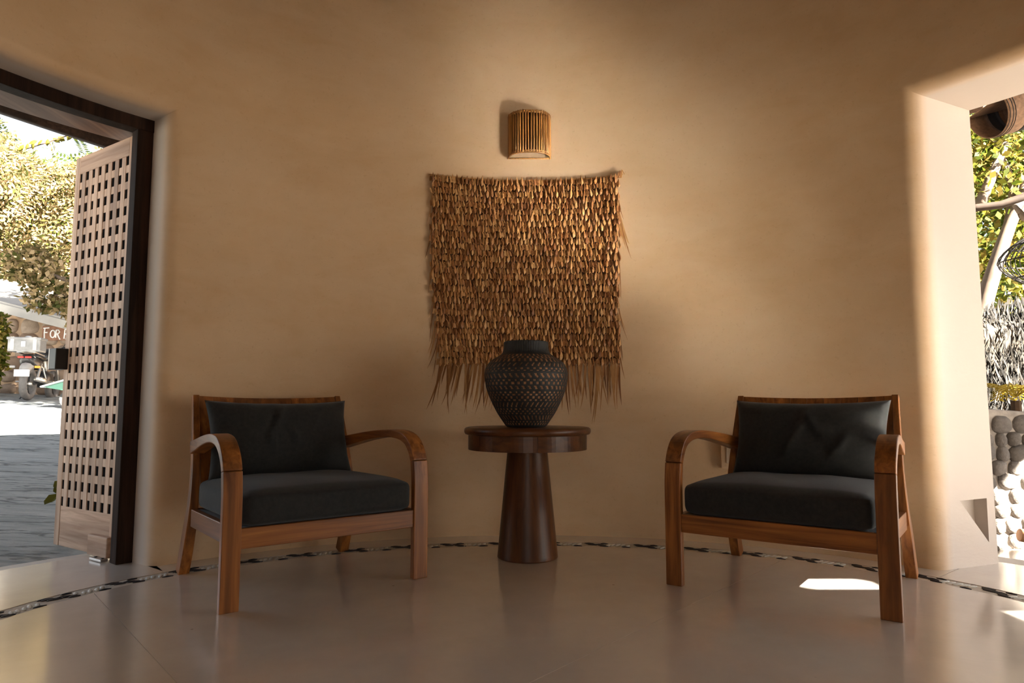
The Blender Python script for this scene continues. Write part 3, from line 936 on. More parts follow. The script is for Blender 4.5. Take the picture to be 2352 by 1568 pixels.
# ------------------------------------------------------------------ added roof over the terrace, unseen, blocking and shaping the sun
def make_sun_block_roof():
    t = thing('sun_block_roof', 'unseen plank roof added over the terrace to block and shape the sun', 'sun_block_roof', (0, 0, 0))
    PZ = 2.62; wv = .152; y = -5.4; PM = wood('sun_block_wood', (.10, .06, .035), (.25, .16, .10), 'x', rough=.8, coat=0)
    holes = [(-.07, .06, 4.36, 4.68), (-.45, -.40, 4.95, 5.12)]  # gaps placed so that sun patches reach the floor indoors
    while y < 3.05:
        yc = y+wv/2; dy = min(abs(y-CY), abs(y+wv-CY)); half = math.sqrt(max(0, 2.79**2-dy*dy))
        xs = (CX+half if half else -3.4) if yc < -1.0 else max(CX+half, 1.4)      # planks end clear of the round wall
        segs = [(xs, 5.50)]
        for h0, h1, ha, hb in sorted(holes, key=lambda q: q[2]):
            if h0-wv*.5 <= yc < h1+wv*.5:
                p, q = segs.pop(); segs += [(p, ha), (hb, q)]
        if -1.2 < yc < .9: segs.append((max(5.5, (3.6-.735*yc)/.677), 6.71))
        if yc < -1.0 and half: segs.append((-3.4, CX-half))
        if yc < .8: segs.append((6.70, 11.5))
        for p, q in segs: obj('roof_plank', bm_box(((p+q)/2, yc, PZ), (q-p, wv+.002, .028)), PM, t)
        y += wv
    for yy in (-1.2, 1.9, 2.95):
        a = CX + math.sqrt(max(0, 2.82**2-(yy-CY)**2)) if abs(yy-CY) < 2.82 else 1.4
        obj('beam', bm_box(((a+5.25)/2, yy, PZ-.06), (5.25-a, .07, .09)), PM, t)
    for yy in (-5.2, .7): obj('post', tube([(7.1, yy, -.06), (7.1, yy, PZ-.1)], .06, 10), PM, t, smooth=True)
    obj('beam', bm_box((8.9, .7, PZ-.06), (5.0, .07, .09)), PM, t); obj('beam', bm_box((6.2, -5.3, PZ-.06), (10.5, .07, .09)), PM, t)
    obj('beam', bm_box((-1.2, -1.42, PZ-.06), (4.4, .07, .09)), PM, t); obj('beam', bm_box((-1.2, -5.3, PZ-.06), (4.4, .07, .09)), PM, t)
    for yy in (-5.3, -1.42): obj('post', tube([(-3.3, yy, -.06), (-3.3, yy, PZ-.1)], .06, 10), PM, t, smooth=True)
    for yy in (-4.2, 2.95): obj('post', tube([(5.1, yy, -.06), (5.1, yy, PZ-.1)], .06, 10), PM, t, smooth=True)
make_sun_block_roof()

# ------------------------------------------------------------------ stones
def stone_mesh(seed, m):
    bm = bmesh.new(); bmesh.ops.create_icosphere(bm, subdivisions=2, radius=.5); r_ = random.Random(seed)
    ph = [r_.uniform(0, 6) for _ in range(6)]
    for v in bm.verts:
        p = v.co; v.co = p*(1+.10*math.sin(4*p.x+ph[0])+.10*math.sin(5*p.y+ph[1])+.10*math.sin(4.5*p.z+ph[2]))
        for k in range(3): v.co[k] = math.copysign(abs(v.co[k]*2)**.8*.5, v.co[k])
    me = bpy.data.meshes.new('stone'); bm.to_mesh(me); bm.free(); me.materials.append(m)
    me.polygons.foreach_set('use_smooth', [True]*len(me.polygons)); return me
def stonemat(name, cols):
    t = NT(name); oi = t.n('ObjectInfo'); c = t.ramp(oi.outputs['Random'], cols)
    v = t.coord(); n_ = t.noise(v, 3, 6, .65)
    t.col(t.mix(t.ramp(n_, [(.35, (.45, .45, .45)), (.65, (0, 0, 0))]), c, tuple(x*.6 for x in cols[0][1]))); t.rough(.85); t.bump(n_, .5, .03); return t.m
def rubble_wall(name, label, A, B, z0, z1, size, thick, mortar, smat, seed, z1b=None):
    r_ = random.Random(seed); t = thing(name, label, 'wall', ((A[0]+B[0])/2, (A[1]+B[1])/2, z0))
    A, B = Vector((*A, 0)), Vector((*B, 0)); d = (B-A); L = d.length; d.normalize(); nrm = Vector((d.y, -d.x, 0))
    if nrm.dot(-A) < 0: nrm = -nrm
    z1b = z1 if z1b is None else z1b
    o = t.location
    def P(s, off, z): return A + d*s + nrm*off + Vector((0, 0, z)) - o
    V = [P(0, 0, z0-.3), P(L, 0, z0-.3), P(L, -thick, z0-.3), P(0, -thick, z0-.3), P(0, 0, z1), P(L, 0, z1b), P(L, -thick, z1b), P(0, -thick, z1)]
    obj('wall_core', (V, [(3, 2, 1, 0), (4, 5, 6, 7), (0, 1, 5, 4), (1, 2, 6, 5), (2, 3, 7, 6), (3, 0, 4, 7)]), mortar, t, bevel=.02)
    ms = [stone_mesh(seed+i, smat) for i in range(4)]
    z = z0; cnt = 0; row = 0
    while z < max(z1, z1b) and cnt < 298:
        h = size*r_.uniform(.7, 1.0); s = -size*.5*r_.random()
        while s < L and cnt < 298:
            w = size*r_.uniform(.75, 1.55); zt = z1 + (z1b-z1)*min(1, max(0, s/L))
            if z + h*.92 < zt and s+w/2 < L+.02 and s+w/2 > 0:
                o_ = link(bpy.data.objects.new('stone', ms[r_.randrange(4)]), t); cnt += 1
                o_.location = P(s+w/2, -size*.10+r_.uniform(-.02, .02)*size, z+h/2)
                o_.rotation_euler = (r_.uniform(-.2, .2), r_.uniform(-.25, .25), math.atan2(d.y, d.x)+r_.uniform(-.15, .15))
                o_.scale = (w*.98, size*.75, h*1.02)
            s += w
        z += h*.93; row += 1
    return t
SM_L = stonemat('warm_field_stone', [(0, (.22, .145, .095)), (.5, (.30, .215, .155)), (1, (.37, .295, .23))])
SM_R = stonemat('pale_field_stone', [(0, (.11, .092, .075)), (.5, (.17, .148, .13)), (1, (.24, .215, .19))])
rubble_wall('stone_wall', 'tall rubble stone wall behind the parked motorcycle', (-12.4, 14.6), (-6.6, 14.6), .93, 3.27, .34, .4, simple('ochre_mortar', (.42, .29, .19), .95, var=.25, scale=4), SM_L, 5, 1.785)
rubble_wall('garden_wall', 'low pale rubble wall beside the terrace outside the bare doorway', (2.40, 3.80), (4.4, 4.15), -.05, .74, .105, .3, simple('grey_mortar', (.33, .29, .25), .95, var=.3, scale=20), SM_R, 9, .60)

# shed roof and sign on the far stone wall
def far_house():
    t = thing('shed', 'low shed roof with pale fascia resting on the tall stone wall', 'shed', (-9.9, 15, .9))
    o = t.location
    pale = simple('pale_roof_sheet', (.40, .385, .365), .7, var=.1, scale=3); br = simple('roof_timber', (.33, .23, .16), .8, var=.2, scale=5)
    def q(x, y, z): return Vector((x, y, z)) - o
    def under(x, y): return 2.52 - .256*(x+9.43) + .23*(y-14.15)          # underside of the roof sheet
    X0, X1, Y0, Y1 = -13.2, -6.6, 14.15, 16.2
    F = [(3, 2, 1, 0), (4, 5, 6, 7), (0, 1, 5, 4), (1, 2, 6, 5), (2, 3, 7, 6), (3, 0, 4, 7)]
    V = [q(x, y, under(x, y)) for x, y in ((X0, Y0), (X1, Y0), (X1, Y1), (X0, Y1))]
    obj('roof_sheet', (V + [v + Vector((0, 0, .06)) for v in V], F), pale, t)
    V = [q(x, y, under(x, Y0)-.17) for x, y in ((X0, Y0-.03), (X1, Y0-.03), (X1, Y0+.01), (X0, Y0+.01))]
    obj('fascia_board', (V + [v + Vector((0, 0, .18)) for v in V], F), pale, t)
    for i in range(7):      # round rafters lie on the stone wall and carry the sheet
        x = -12.6 + i*.95
        obj('rafter', tube([q(x, y, under(x, y)-.055) for y in (Y0+.03, Y1-.05)], .06, 8), br, t, smooth=True)
    V = [q(x, y, .75) for x, y in ((X0+.3, 16.02), (X1-.1, 16.02), (X1-.1, 16.14), (X0+.3, 16.14))] + [q(x, y, under(x, y)-.06) for x, y in ((X0+.3, 16.02), (X1-.1, 16.02), (X1-.1, 16.14), (X0+.3, 16.14))]
    obj('rear_wall', (V, F), br, t)
far_house()
def make_sign():
    Y = 14.50; c = at(131, 765, Y)
    t = thing('painted_sign', 'weathered brown board with white hand painted letters on the stone wall', 'sign', c)
    obj('board', bm_box((0, .0, 0), (.62, .05, .31)), simple('sign_wood', (.26, .13, .08), .8, var=.3, scale=6), t, bevel=.01)
    wp = simple('white_letter_paint', (.8, .8, .8), .6)
    def stroke(pts, letter, name='letter_stroke'):
        return pts
    def letter(strokes, x):
        parts = []
        for s in strokes:
            parts.append(tube([Vector((x+a*.12, -.03, -.11+b*.22)) for a, b in s], .013, 6))
        obj('letter', join_vf(parts), wp, t)
    letter([[(.1, 0), (.05, .5), (.1, 1)], [(-.15, .97), (.9, 1.02)], [(.05, .55), (.6, .57)]], -.255)
    letter([[(.5+.42*math.cos(a), .42+.36*math.sin(a)) for a in np.linspace(0, 2*PI, 13)]], -.13)
    letter([[(.05, .05), (.1, .8)], [(.1, .8), (.5, .8), (.7, .62), (.5, .45), (.12, .42)], [(.3, .42), (.6, .1), (.85, -.12)]], -.01)
    letter([[(.05, -.05), (.15, .85)], [(.15, .85), (.7, .85), (.8, .65), (.5, .45), (.1, .42)], [(.35, .42), (.9, -.1)]], .17)
make_sign()

# ------------------------------------------------------------------ motorcycle
def make_bike():
    X, Y = -9.15, 12.9
    p0 = at(62, 919, Y)
    t = thing('motorcycle', 'black motorcycle with a grey top box parked at the stone wall', 'motorcycle', (p0.x, p0.y, p0.z), math.radians(17))
    blk = simple('bike_black', (.015, .014, .014), .3); rub = simple('tyre_rubber', (.11, .10, .095), .8, var=.2); chrome = simple('bike_chrome', (.55, .52, .48), .3, .9)
    red = simple('tail_lamp_red', (.6, .03, .02), .3); wht = simple('plate_white', (.5, .5, .5), .5); orange = simple('indicator_orange', (.8, .3, .03), .3)
    alu = simple('box_aluminium', (.22, .22, .22), .4, .5, var=.2, scale=6); grey = simple('mudguard_pale', (.25, .24, .23), .5)
    def wheel(y, name):
        N = 28; prof = [(.20, -.045), (.245, -.062), (.285, -.055), (.305, -.03), (.31, 0), (.305, .03), (.285, .055), (.245, .062), (.20, .045)]
        Vv, Ff = [], []
        for i in range(N):
            a = 2*PI*i/N
            for r, x in prof: Vv.append((x, y+r*math.cos(a), .31+r*math.sin(a)))
        k = len(prof)
        for i in range(N):
            for j in range(k): Ff.append((i*k+j, i*k+(j+1) % k, ((i+1) % N)*k+(j+1) % k, ((i+1) % N)*k+j))
        w = obj(name, (Vv, Ff), rub, t, smooth=True)
        hub = obj('hub', tube([(-.07, y, .31), (.07, y, .31)], .045, 12), chrome, w, smooth=True)
        for i in range(5):
            a = 2*PI*i/5
            obj('spoke', tube([(0, y, .31), (0, y+.21*math.cos(a), .31+.21*math.sin(a))], .014, 6), blk, w)
    wheel(0, 'rear_wheel'); wheel(1.32, 'front_wheel')
    def loft(name, secs, m, n=12):
        Vv, Ff = [], []
        for y, z, w, h in secs:
            for i in range(n):
                a = 2*PI*i/n; Vv.append((w*math.copysign(abs(math.cos(a))**.7, math.cos(a)), y, z+h*math.copysign(abs(math.sin(a))**.7, math.sin(a))))
        for i in range(len(secs)-1):
            for j in range(n): Ff.append((i*n+j, i*n+(j+1) % n, (i+1)*n+(j+1) % n, (i+1)*n+j))
        Ff += [tuple(range(n-1, -1, -1)), tuple((len(secs)-1)*n+j for j in range(n))]
        return obj(name, (Vv, Ff), m, t, smooth=True)
    loft('tail_cowl', [(-.22, .78, .06, .04), (-.12, .74, .13, .10), (.1, .70, .15, .12), (.35, .68, .13, .10)], blk)
    loft('seat', [(-.05, .84, .10, .03), (.15, .83, .14, .04), (.45, .80, .13, .05), (.62, .82, .09, .03)], blk)
    loft('fuel_tank', [(.55, .84, .10, .07), (.7, .90, .16, .12), (.9, .92, .17, .13), (1.08, .88, .10, .08)], blk)
    loft('engine_block', [(.42, .42, .12, .10), (.6, .42, .17, .17), (.85, .42, .16, .16), (.95, .42, .10, .10)], blk)
    loft('headlamp_cowl', [(1.12, .92, .10, .10), (1.25, .92, .12, .12), (1.34, .9, .06, .06)], blk)
    loft('exhaust', [(-.12, .40, .045, .045), (.25, .38, .05, .05), (.55, .33, .03, .03)], chrome).location = (.17, 0, 0)
    obj('rear_mudguard', tube([(0, -.26, .50), (0, -.22, .58), (0, -.1, .64), (0, .05, .66)], [.05, .09, .10, .09], 8), grey, t, smooth=True)
    obj('licence_plate', bm_box((-.01, -.31, .50), (.25, .012, .13)), wht, t, bevel=.004)
    for x in (-.07, .05): obj('tail_lamp', bm_box((x, -.225, .80), (.10, .04, .035)), red, t, bevel=.01)
    for x in (-.2, .2): obj('indicator', bm_box((x, -.2, .62), (.09, .05, .045)), orange if x > 0 else grey, t, bevel=.012)
    obj('indicator', bm_box((.24, .95, .88), (.07, .08, .07)), orange, t, bevel=.012)
    bx = obj('top_box', bm_box((-.02, -.10, 1.03), (.52, .36, .26)), alu, t, bevel=.02)
    obj('box_lid', bm_box((-.02, -.10, 1.145), (.55, .39, .05)), alu, bx, bevel=.012)
    for x in (-.2, .16): obj('box_strap', bm_box((x, -.285, 1.05), (.055, .014, .24)), simple('pale_strap', (.6, .56, .5), .6), bx)
    obj('latch', bm_box((-.02, -.292, 1.04), (.07, .02, .10)), wht, bx, bevel=.004)
    obj('luggage_rack', tube([(-.14, .3, .86), (-.14, -.2, .90), (.14, -.2, .90), (.14, .3, .86)], .014, 6), chrome, t)
    obj('handlebar', tube([(-.40, .92, 1.07), (-.25, 1.0, 1.08), (-.1, 1.05, 1.02), (.1, 1.05, 1.02), (.25, 1.0, 1.08), (.40, .92, 1.07)], .014, 6), blk, t)
    for s in (-1, 1):
        obj('grip', tube([(s*.28, .985, 1.08), (s*.42, .91, 1.07)], .02, 8), blk, t)
        mi = obj('mirror', lathe([(0, -.008), (.055, -.008), (.06, 0), (.05, .012), (0, .016)], 14), chrome, t, smooth=True)
        mi.location = (s*.36, .96, 1.26); mi.rotation_euler = (PI/2+.2, 0, 0); mi.scale = (1.3, .8, 1)
        obj('mirror_stalk', tube([(s*.24, 1.0, 1.08), (s*.32, .97, 1.2), (s*.36, .965, 1.25)], .008, 6), blk, t)
        obj('fork_leg', tube([(s*.1, 1.08, 1.0), (s*.1, 1.32, .31)], .024, 8), chrome, t, smooth=True)
        obj('swing_arm', tube([(s*.1, 0, .31), (s*.1, .5, .38)], .022, 6), blk, t)
        obj('foot_peg', tube([(s*.12, .35, .36), (s*.32, .33, .36)], .016, 6), chrome, t)
        obj('shock_absorber', tube([(s*.13, .02, .38), (s*.12, .22, .70)], .028, 8), chrome, t)
        obj('frame_tube', tube([(s*.1, -.1, .82), (s*.13, .3, .62), (s*.14, .5, .36)], .016, 6), chrome, t)
    obj('side_stand', tube([(-.1, .45, .3), (-.28, .42, .0)], .013, 6), blk, t)
make_bike()

# ------------------------------------------------------------------ plants
def leafmat(name, stops, trans=.35):
    t = NT(name); g = t.n('NewGeometry'); c = t.ramp(g.outputs['Random Per Island'], stops)
    t.col(c); t.rough(.6); t.b.inputs['Specular IOR Level'].default_value = .12
    tr = t.n('BsdfTranslucent'); t.l(c, tr.inputs['Color'])
    mx = t.n('MixShader'); mx.inputs[0].default_value = trans
    t.l(t.b.outputs[0], mx.inputs[1]); t.l(tr.outputs[0], mx.inputs[2]); t.l(mx.outputs[0], t.t.nodes['Material Output'].inputs[0])
    return t.m
LF_GOLD = leafmat('golden_leaves', [(0, (.03, .042, .007)), (.4, (.13, .10, .038)), (.75, (.28, .20, .10)), (1, (.42, .32, .20))])
LF_GREEN = leafmat('dark_green_leaves', [(0, (.012, .022, .004)), (.5, (.035, .05, .008)), (1, (.10, .115, .025))])
LF_LIME = leafmat('yellow_green_leaves', [(0, (.025, .045, .004)), (.4, (.08, .09, .010)), (.75, (.17, .135, .022)), (1, (.27, .20, .06))], .4)
LF_FERN = leafmat('yellow_fern', [(0, (.20, .16, .014)), (.6, (.36, .26, .032)), (1, (.48, .36, .08))], .4)
LF_DRY = leafmat('dry_palm', [(0, (.004, .0035, .003)), (.75, (.014, .012, .009)), (1, (.05, .042, .034))], .1)
BARK = simple('pale_bark', (.12, .085, .06), .85, var=.35, scale=8)
BARKD = simple('brown_bark', (.065, .036, .02), .9, var=.35, scale=8)

def frames(n, g):
    """random orthonormal frames"""
    a = g.normal(size=(n, 3)); a /= np.linalg.norm(a, axis=1)[:, None]
    b = g.normal(size=(n, 3)); b -= (a*b).sum(1)[:, None]*a; b /= np.linalg.norm(b, axis=1)[:, None]
    return a, b
def quads_mesh(name, Q, m):
    n = len(Q); me = bpy.data.meshes.new(name)
    me.vertices.add(n*4); me.vertices.foreach_set('co', Q.reshape(-1).astype(np.float32))
    me.loops.add(n*4); me.loops.foreach_set('vertex_index', np.arange(n*4, dtype=np.int32))
    me.polygons.add(n); me.polygons.foreach_set('loop_start', np.arange(0, n*4, 4, dtype=np.int32))
    me.update(calc_edges=True); me.validate(); me.materials.append(m); return me
def leaf_quads(P, a, b, ln, wd):
    """leaf blade: rhombus from P along a, width along b"""
    ln = np.broadcast_to(ln, (len(P),))[:, None]; wd = np.broadcast_to(wd, (len(P),))[:, None]
    return np.stack([P, P+a*ln*.5+b*wd*.5, P+a*ln, P+a*ln*.5-b*wd*.5], 1)
def in_blobs(blobs, n, g, shell=.45):
    vol = np.array([b[3]*b[4]*b[5] for b in blobs]); idx = g.choice(len(blobs), n, p=vol/vol.sum())
    d = g.normal(size=(n, 3)); d /= np.linalg.norm(d, axis=1)[:, None]
    r = (shell + (1-shell)*g.random(n)**.6)
    B = np.array(blobs)[idx]; return B[:, :3] + d*r[:, None]*B[:, 3:6]
def tree(name, label, base, trunk, blobs, n, leaf, m, bark, pinnate=False, seed=1, group=None):
    g = np.random.default_rng(seed); base = Vector(base)
    t = thing(name, label, 'tree', base, group=group)
    for k, (pts, rads) in enumerate(trunk):
        obj('trunk' if k == 0 else 'branch', tube([Vector(p)-base for p in pts], rads, 9), bark, t, smooth=True)
    P = in_blobs(blobs, n, g) - np.array(base)
    if pinnate:
        K = 13; fl_ = leaf*7; a, b = frames(n, g); a[:, 2] -= .5; a /= np.linalg.norm(a, axis=1)[:, None]
        b -= (a*b).sum(1)[:, None]*a; b /= np.linalg.norm(b, axis=1)[:, None]
        Q = []
        for k in range(K):
            f = k/(K-1); c = P + a*fl_*f + np.array([0, 0, -1])*fl_*.25*f*f
            for s in (-1, 1):
                dirn = b*s*.85 + a*.5; dirn /= np.linalg.norm(dirn, axis=1)[:, None]
                w = np.cross(dirn, np.cross(a, b)); Q.append(leaf_quads(c, dirn, w, leaf*(1.15-.5*f)*g.uniform(.8, 1.2, n), leaf*.34))
        Q = np.concatenate(Q)
    else:
        a, b = frames(n, g); Q = leaf_quads(P, a, b, leaf*g.uniform(.7, 1.3, n), leaf*.62*g.uniform(.8, 1.2, n))
    o = link(bpy.data.objects.new('foliage', quads_mesh('foliage', Q, m)), t); o['kind'] = 'stuff'
    return t
G = 'trees along the driveway'
def gz(x, y): return ground_z(x, y) - .05
def ptree(label, x, y, h, blobs, n, leaf, m, seed, bark=BARK, pinn=True):
    z = gz(x, y)
    tr = [([(x, y, z), (x+.1, y, z+h*.4), (x-.05, y+.1, z+h*.75)], [.16, .12, .06])]
    for bl in blobs[:4]:
        tr.append(([(x, y, z+h*.45), ((x+bl[0])/2, (y+bl[1])/2, (z+h*.45+bl[2])/2+.2), (bl[0], bl[1], bl[2])], [.07, .05, .02]))
    tree('feathery_tree' if pinn else 'bushy_tree', label, (x, y, z), tr, blobs, n, leaf, m, bark, pinn, seed, G)
def back(pts, k):       # the same crown, standing further off
    return [(x*k, y*k, CAM_H+(z-CAM_H)*k, *r) for x, y, z, *r in pts]
ptree('golden feathery tree rising behind the shed roof', -15.9, 20.4, 8.5, back([(-14.6, 17.2, 5.2, 1.6, 1.1, 1.1), (-13.2, 17.4, 6.6, 1.6, 1.1, 1.0), (-15.2, 18.4, 7.6, 1.7, 1.4, 1.1), (-12.7, 17.6, 4.6, 1.2, 1, .9), (-16.5, 18, 6, 1.6, 1.2, 1.1)], 1.125), 800, .20, LF_GOLD, 21)
ptree('golden feathery tree behind the free edge of the lattice door', -11.9, 19.9, 7.5, back([(-11.3, 17.2, 6.2, 1.2, .9, .9), (-10.5, 17.3, 4.9, 1.4, .9, 1), (-9.5, 17.4, 6.4, 1.5, 1, 1.1), (-11.3, 17.2, 3.9, 1.0, .8, .7)], 1.13), 600, .20, LF_GOLD, 22)
ptree('dark green feathery tree standing deep behind the golden trees', -17.2, 25.2, 10, back([(-15, 22, 5.0, 3.6, 1.3, 2.5), (-18, 22.2, 7.2, 3.4, 1.3, 2.5), (-12.4, 22.2, 7.4, 3.1, 1.3, 2.7), (-10, 22.2, 5, 2.9, 1.3, 2.5)], 1.13), 1900, .24, LF_GREEN, 23, BARKD)
ptree('pale round leaved tree overhanging the painted sign', -7.7, 13.3, 3.6, [(-9.1, 13.42, 2.92, .62, .38, .40), (-8.4, 13.42, 2.65, .55, .40, .50), (-9.6, 13.42, 3.5, .60, .40, .42), (-7.9, 13.42, 3.4, .70, .42, .60)], 3800, .13, LF_GOLD, 24, BARK, False)
ptree('low green shrub at the end of the tall stone wall', -10.55, 13.6, 2.0, [(-10.45, 13.55, 1.65, .36, .33, .50), (-10.38, 13.55, 2.2, .32, .33, .40), (-10.65, 13.5, 1.2, .42, .38, .35)], 2200, .12, LF_LIME, 25, BARKD, False)
ptree('broad crowned tree shading the driveway beside the building', -3.0, 8.0, 7.2, [(-3.9, 8.6, 7.0, 1.5, 1.3, .9), (-2.4, 7.0, 7.2, 1.4, 1.2, .9), (-4.8, 9.8, 6.8, 1.4, 1.3, .9), (-1.6, 6.1, 7.1, 1.2, 1.1, .8), (-5.6, 10.8, 6.9, 1.2, 1.1, .8)], 9000, .17, LF_GREEN, 26, BARKD, False)

# broad leaved twig hanging over the lattice door
def make_twig():
    p = at(138, 312, 5.0); t = thing('leafy_branch', 'leafy green branch hanging above the lattice door', 'branch', p)
    g = random.Random(4)
    obj('twig', tube([(.25, .1, .12), (.05, 0, .0), (-.12, 0, -.06), (-.28, .05, -.08)], .004, 6), BARKD, t)
    for i in range(17):
        f = i/16; c = Vector((.22-.50*f, .03*math.sin(5*f), .09-.18*f)); an = g.uniform(-1.2, 1.2); l = g.uniform(.05, .075)
        d = Vector((math.sin(an), g.uniform(-.4, .2), -math.cos(an))).normalized(); s = d.cross(Vector((g.uniform(-.4, .4), -1, .2))).normalized()
        V = [c, c+d*l*.3+s*l*.26, c+d*l*.65+s*l*.26, c+d*l, c+d*l*.65-s*l*.26, c+d*l*.3-s*l*.26, c+d*l*.5+Vector((0, -.006, 0))]
        obj('leaf', (V, [(0, 1, 6), (1, 2, 6), (2, 3, 6), (3, 4, 6), (4, 5, 6), (5, 0, 6)]), LF_LIME, t)
make_twig()
# plant behind the free edge of the door
def make_doorplant():
    t = thing('broad_leaf_plant', 'low broad leaved green plant behind the lattice door', 'plant', (-2.52, 3.90, ground_z(-2.52, 3.90)))
    g = random.Random(6)
    for i in range(9):
        a = g.uniform(0, 2*PI); h = g.uniform(.16, .34); out = g.uniform(.02, .05)
        c = Vector((out*math.cos(a), out*math.sin(a), h)); st = obj('stem', tube([(0, 0, 0), c*.6+Vector((0, 0, .05)), c], .005, 6), LF_LIME, t)
        d = Vector((math.cos(a), math.sin(a), -.5)).normalized(); s = d.cross(Vector((0, 0, 1))).normalized(); l = g.uniform(.08, .12)
        V = [c, c+d*l*.3+s*l*.33+Vector((0, 0, .01)), c+d*l*.7+s*l*.28, c+d*l, c+d*l*.7-s*l*.28, c+d*l*.3-s*l*.33+Vector((0, 0, .01)), c+d*l*.5-Vector((0, 0, .015))]
        obj('leaf', (V, [(0, 1, 6), (1, 2, 6), (2, 3, 6), (3, 4, 6), (4, 5, 6), (5, 0, 6)]), LF_LIME, t)
make_doorplant()
# green wheelbarrow behind the door
def make_barrow():
    c = at(165, 893, 11.6); zg = ground_z(c.x, c.y)
    t = thing('wheelbarrow', 'dark green wheelbarrow tray with a pale rim behind the lattice door', 'wheelbarrow', (c.x, c.y, zg), .15)
    h = c.z - zg; green = simple('barrow_green', (.012, .05, .035), .35); pale = simple('barrow_rim', (.55, .6, .58), .5)
    V = [(-.10, -.18, h-.02), (.45, -.18, h-.10), (.45, .18, h-.10), (-.10, .18, h-.02), (-.34, -.30, h+.03), (.62, -.30, h+.33), (.62, .30, h+.33), (-.34, .30, h+.03)]
    obj('tray', (V, [(3, 2, 1, 0), (0, 1, 5, 4), (1, 2, 6, 5), (2, 3, 7, 6), (3, 0, 4, 7)]), green, t)
    obj('rim', tube([V[4], V[5], V[6], V[7], V[4]], .012, 6), pale, t)
    for y in (-.2, .2):
        obj('handle', tube([(-.0, y*.5, .2), (.4, y, h-.12), (1.1, y*1.4, h+.1)], .018, 6), pale, t)
        obj('stand', tube([(.45, y, h-.1), (.5, y, 0)], .014, 6), pale, t)
    obj('wheel', tube([(0, -.04, .17), (0, .04, .17)], .17, 16), simple('barrow_tyre', (.03, .03, .03), .8), t)
make_barrow()

# ------------------------------------------------------------------ outside the bare doorway
x0 = 4.1
tree('leaning_tree', 'leaning pale trunked tree with yellow green leaves beyond the terrace', (3.95, 6.3, -.1),
     [([(3.95, 6.3, -.1), (4.15, 6.3, .9), at(2262, 690, 6.2), at(2290, 600, 6.2), at(2318, 520, 6.3), at(2345, 455, 6.4), (5.4, 6.6, 3.6)], [.13, .12, .075, .062, .056, .05, .03]),
      ([at(2318, 520, 6.3), at(2330, 430, 6.6), at(2290, 340, 6.8), (4.7, 6.9, 4.2)], [.05, .04, .03, .015]),
      ([at(2250, 470, 6.4), at(2280, 400, 6.5), at(2310, 330, 6.6)], [.05, .045, .03]),
      ([at(2330, 470, 5.9), at(2352, 500, 5.9), at(2420, 380, 5.9)], [.02, .05, .06])],
     [(4.9, 6.9, 2.7, 1.1, .7, .8), (5.6, 7.0, 3.4, 1.2, .8, .8), (4.3, 7.2, 3.6, 1.0, .7, .7), (5.3, 6.8, 1.9, 1.0, .7, .6), (6.6, 7.2, 2.8, 1.2, .8, .9)], 13000, .085, LF_LIME, BARK, False, 31)
tree('bushy_tree', 'green bushy tree standing behind the leaning tree', (6.6, 9.4, -.1), [([(6.6, 9.4, -.1), (6.6, 9.4, 2.5)], [.14, .07])],
     [(6.4, 9.2, 2.4, 1.8, .9, 1.6), (8.2, 9.4, 3.4, 1.8, .9, 1.6), (5.8, 9.6, 4.6, 1.8, .9, 1.3)], 14000, .11, LF_GREEN, BARKD, False, 32)
def make_thatch():
    g = np.random.default_rng(41); c = at(2310, 800, 5.2)
    t = thing('dry_palm_heap', 'grey heap of dry palm fronds behind the low rubble wall', 'palm fronds', (c.x+.3, c.y, -.05))
    o = np.array(t.location); n = 9000
    u = g.uniform(-.9, 1.6, n); v = g.random(n); P = np.stack([c.x+u, c.y + .5*(1-v)*-.6 + g.uniform(-.1, .1, n), .55 + v*1.02 + .04*np.sin(5*u)], 1) - o
    a = np.stack([g.uniform(-.55, .25, n), g.uniform(-.5, .1, n), -np.ones(n)*.9], 1); a /= np.linalg.norm(a, axis=1)[:, None]
    b = np.cross(a, np.array([0, -1, .3])+g.normal(size=(n, 3))*.3); b /= np.linalg.norm(b, axis=1)[:, None]
    f = link(bpy.data.objects.new('dry_leaves', quads_mesh('dry_leaves', leaf_quads(P, a, b, g.uniform(.06, .17, n), .013), LF_DRY)), t); f['kind'] = 'stuff'
    obj('mound', bm_box((.2, .12, .75), (2.4, .5, 1.45)), simple('palm_mound', (.06, .045, .03), .95, var=.4, scale=30), t, bevel=.2, seg=4)
make_thatch()
def make_fern():
    for j, (px, py, Y, k) in enumerate([(2300, 945, 4.55, 9)]):
        c = at(px, py, Y); t = thing('yellow_fern', 'arching yellow fern leaning over the low rubble wall', 'fern', (c.x+.1, c.y, -.05))
        g = random.Random(j+50)
        obj('crown', tube([(0, 0, 0), (0, 0, .82)], [.05, .03], 8), BARKD, t)
        for i in range(12):
            a = 2*PI*i/12+g.uniform(-.2, .2); L = g.uniform(.34, .5); K = 16; pts = []
            for q in range(K+1):
                f = q/K; pts.append(Vector((math.cos(a)*L*f, math.sin(a)*L*f*.7, 0.84 + .38*f - .40*f*f)))
            fr = obj('frond', tube(pts, [.004]*(K+1), 5), LF_FERN, t)
            Q = []
            for q in range(2, K):
                d = (pts[q+1]-pts[q]).normalized(); s = d.cross(Vector((0, 0, 1))).normalized()
                for sg in (-1, 1):
                    v = (s*sg*.9+d*.45-Vector((0, 0, .2))).normalized(); l = .085*(1-.5*abs(q/K-.35)); w = d*.02
                    Q.append(np.array([pts[q], pts[q]+v*l*.5+w*.6, pts[q]+v*l, pts[q]+v*l*.5-w*.4]))
            o = link(bpy.data.objects.new('leaflets', quads_mesh('leaflets', np.array(Q), LF_FERN)), fr); o['kind'] = 'stuff'
make_fern()
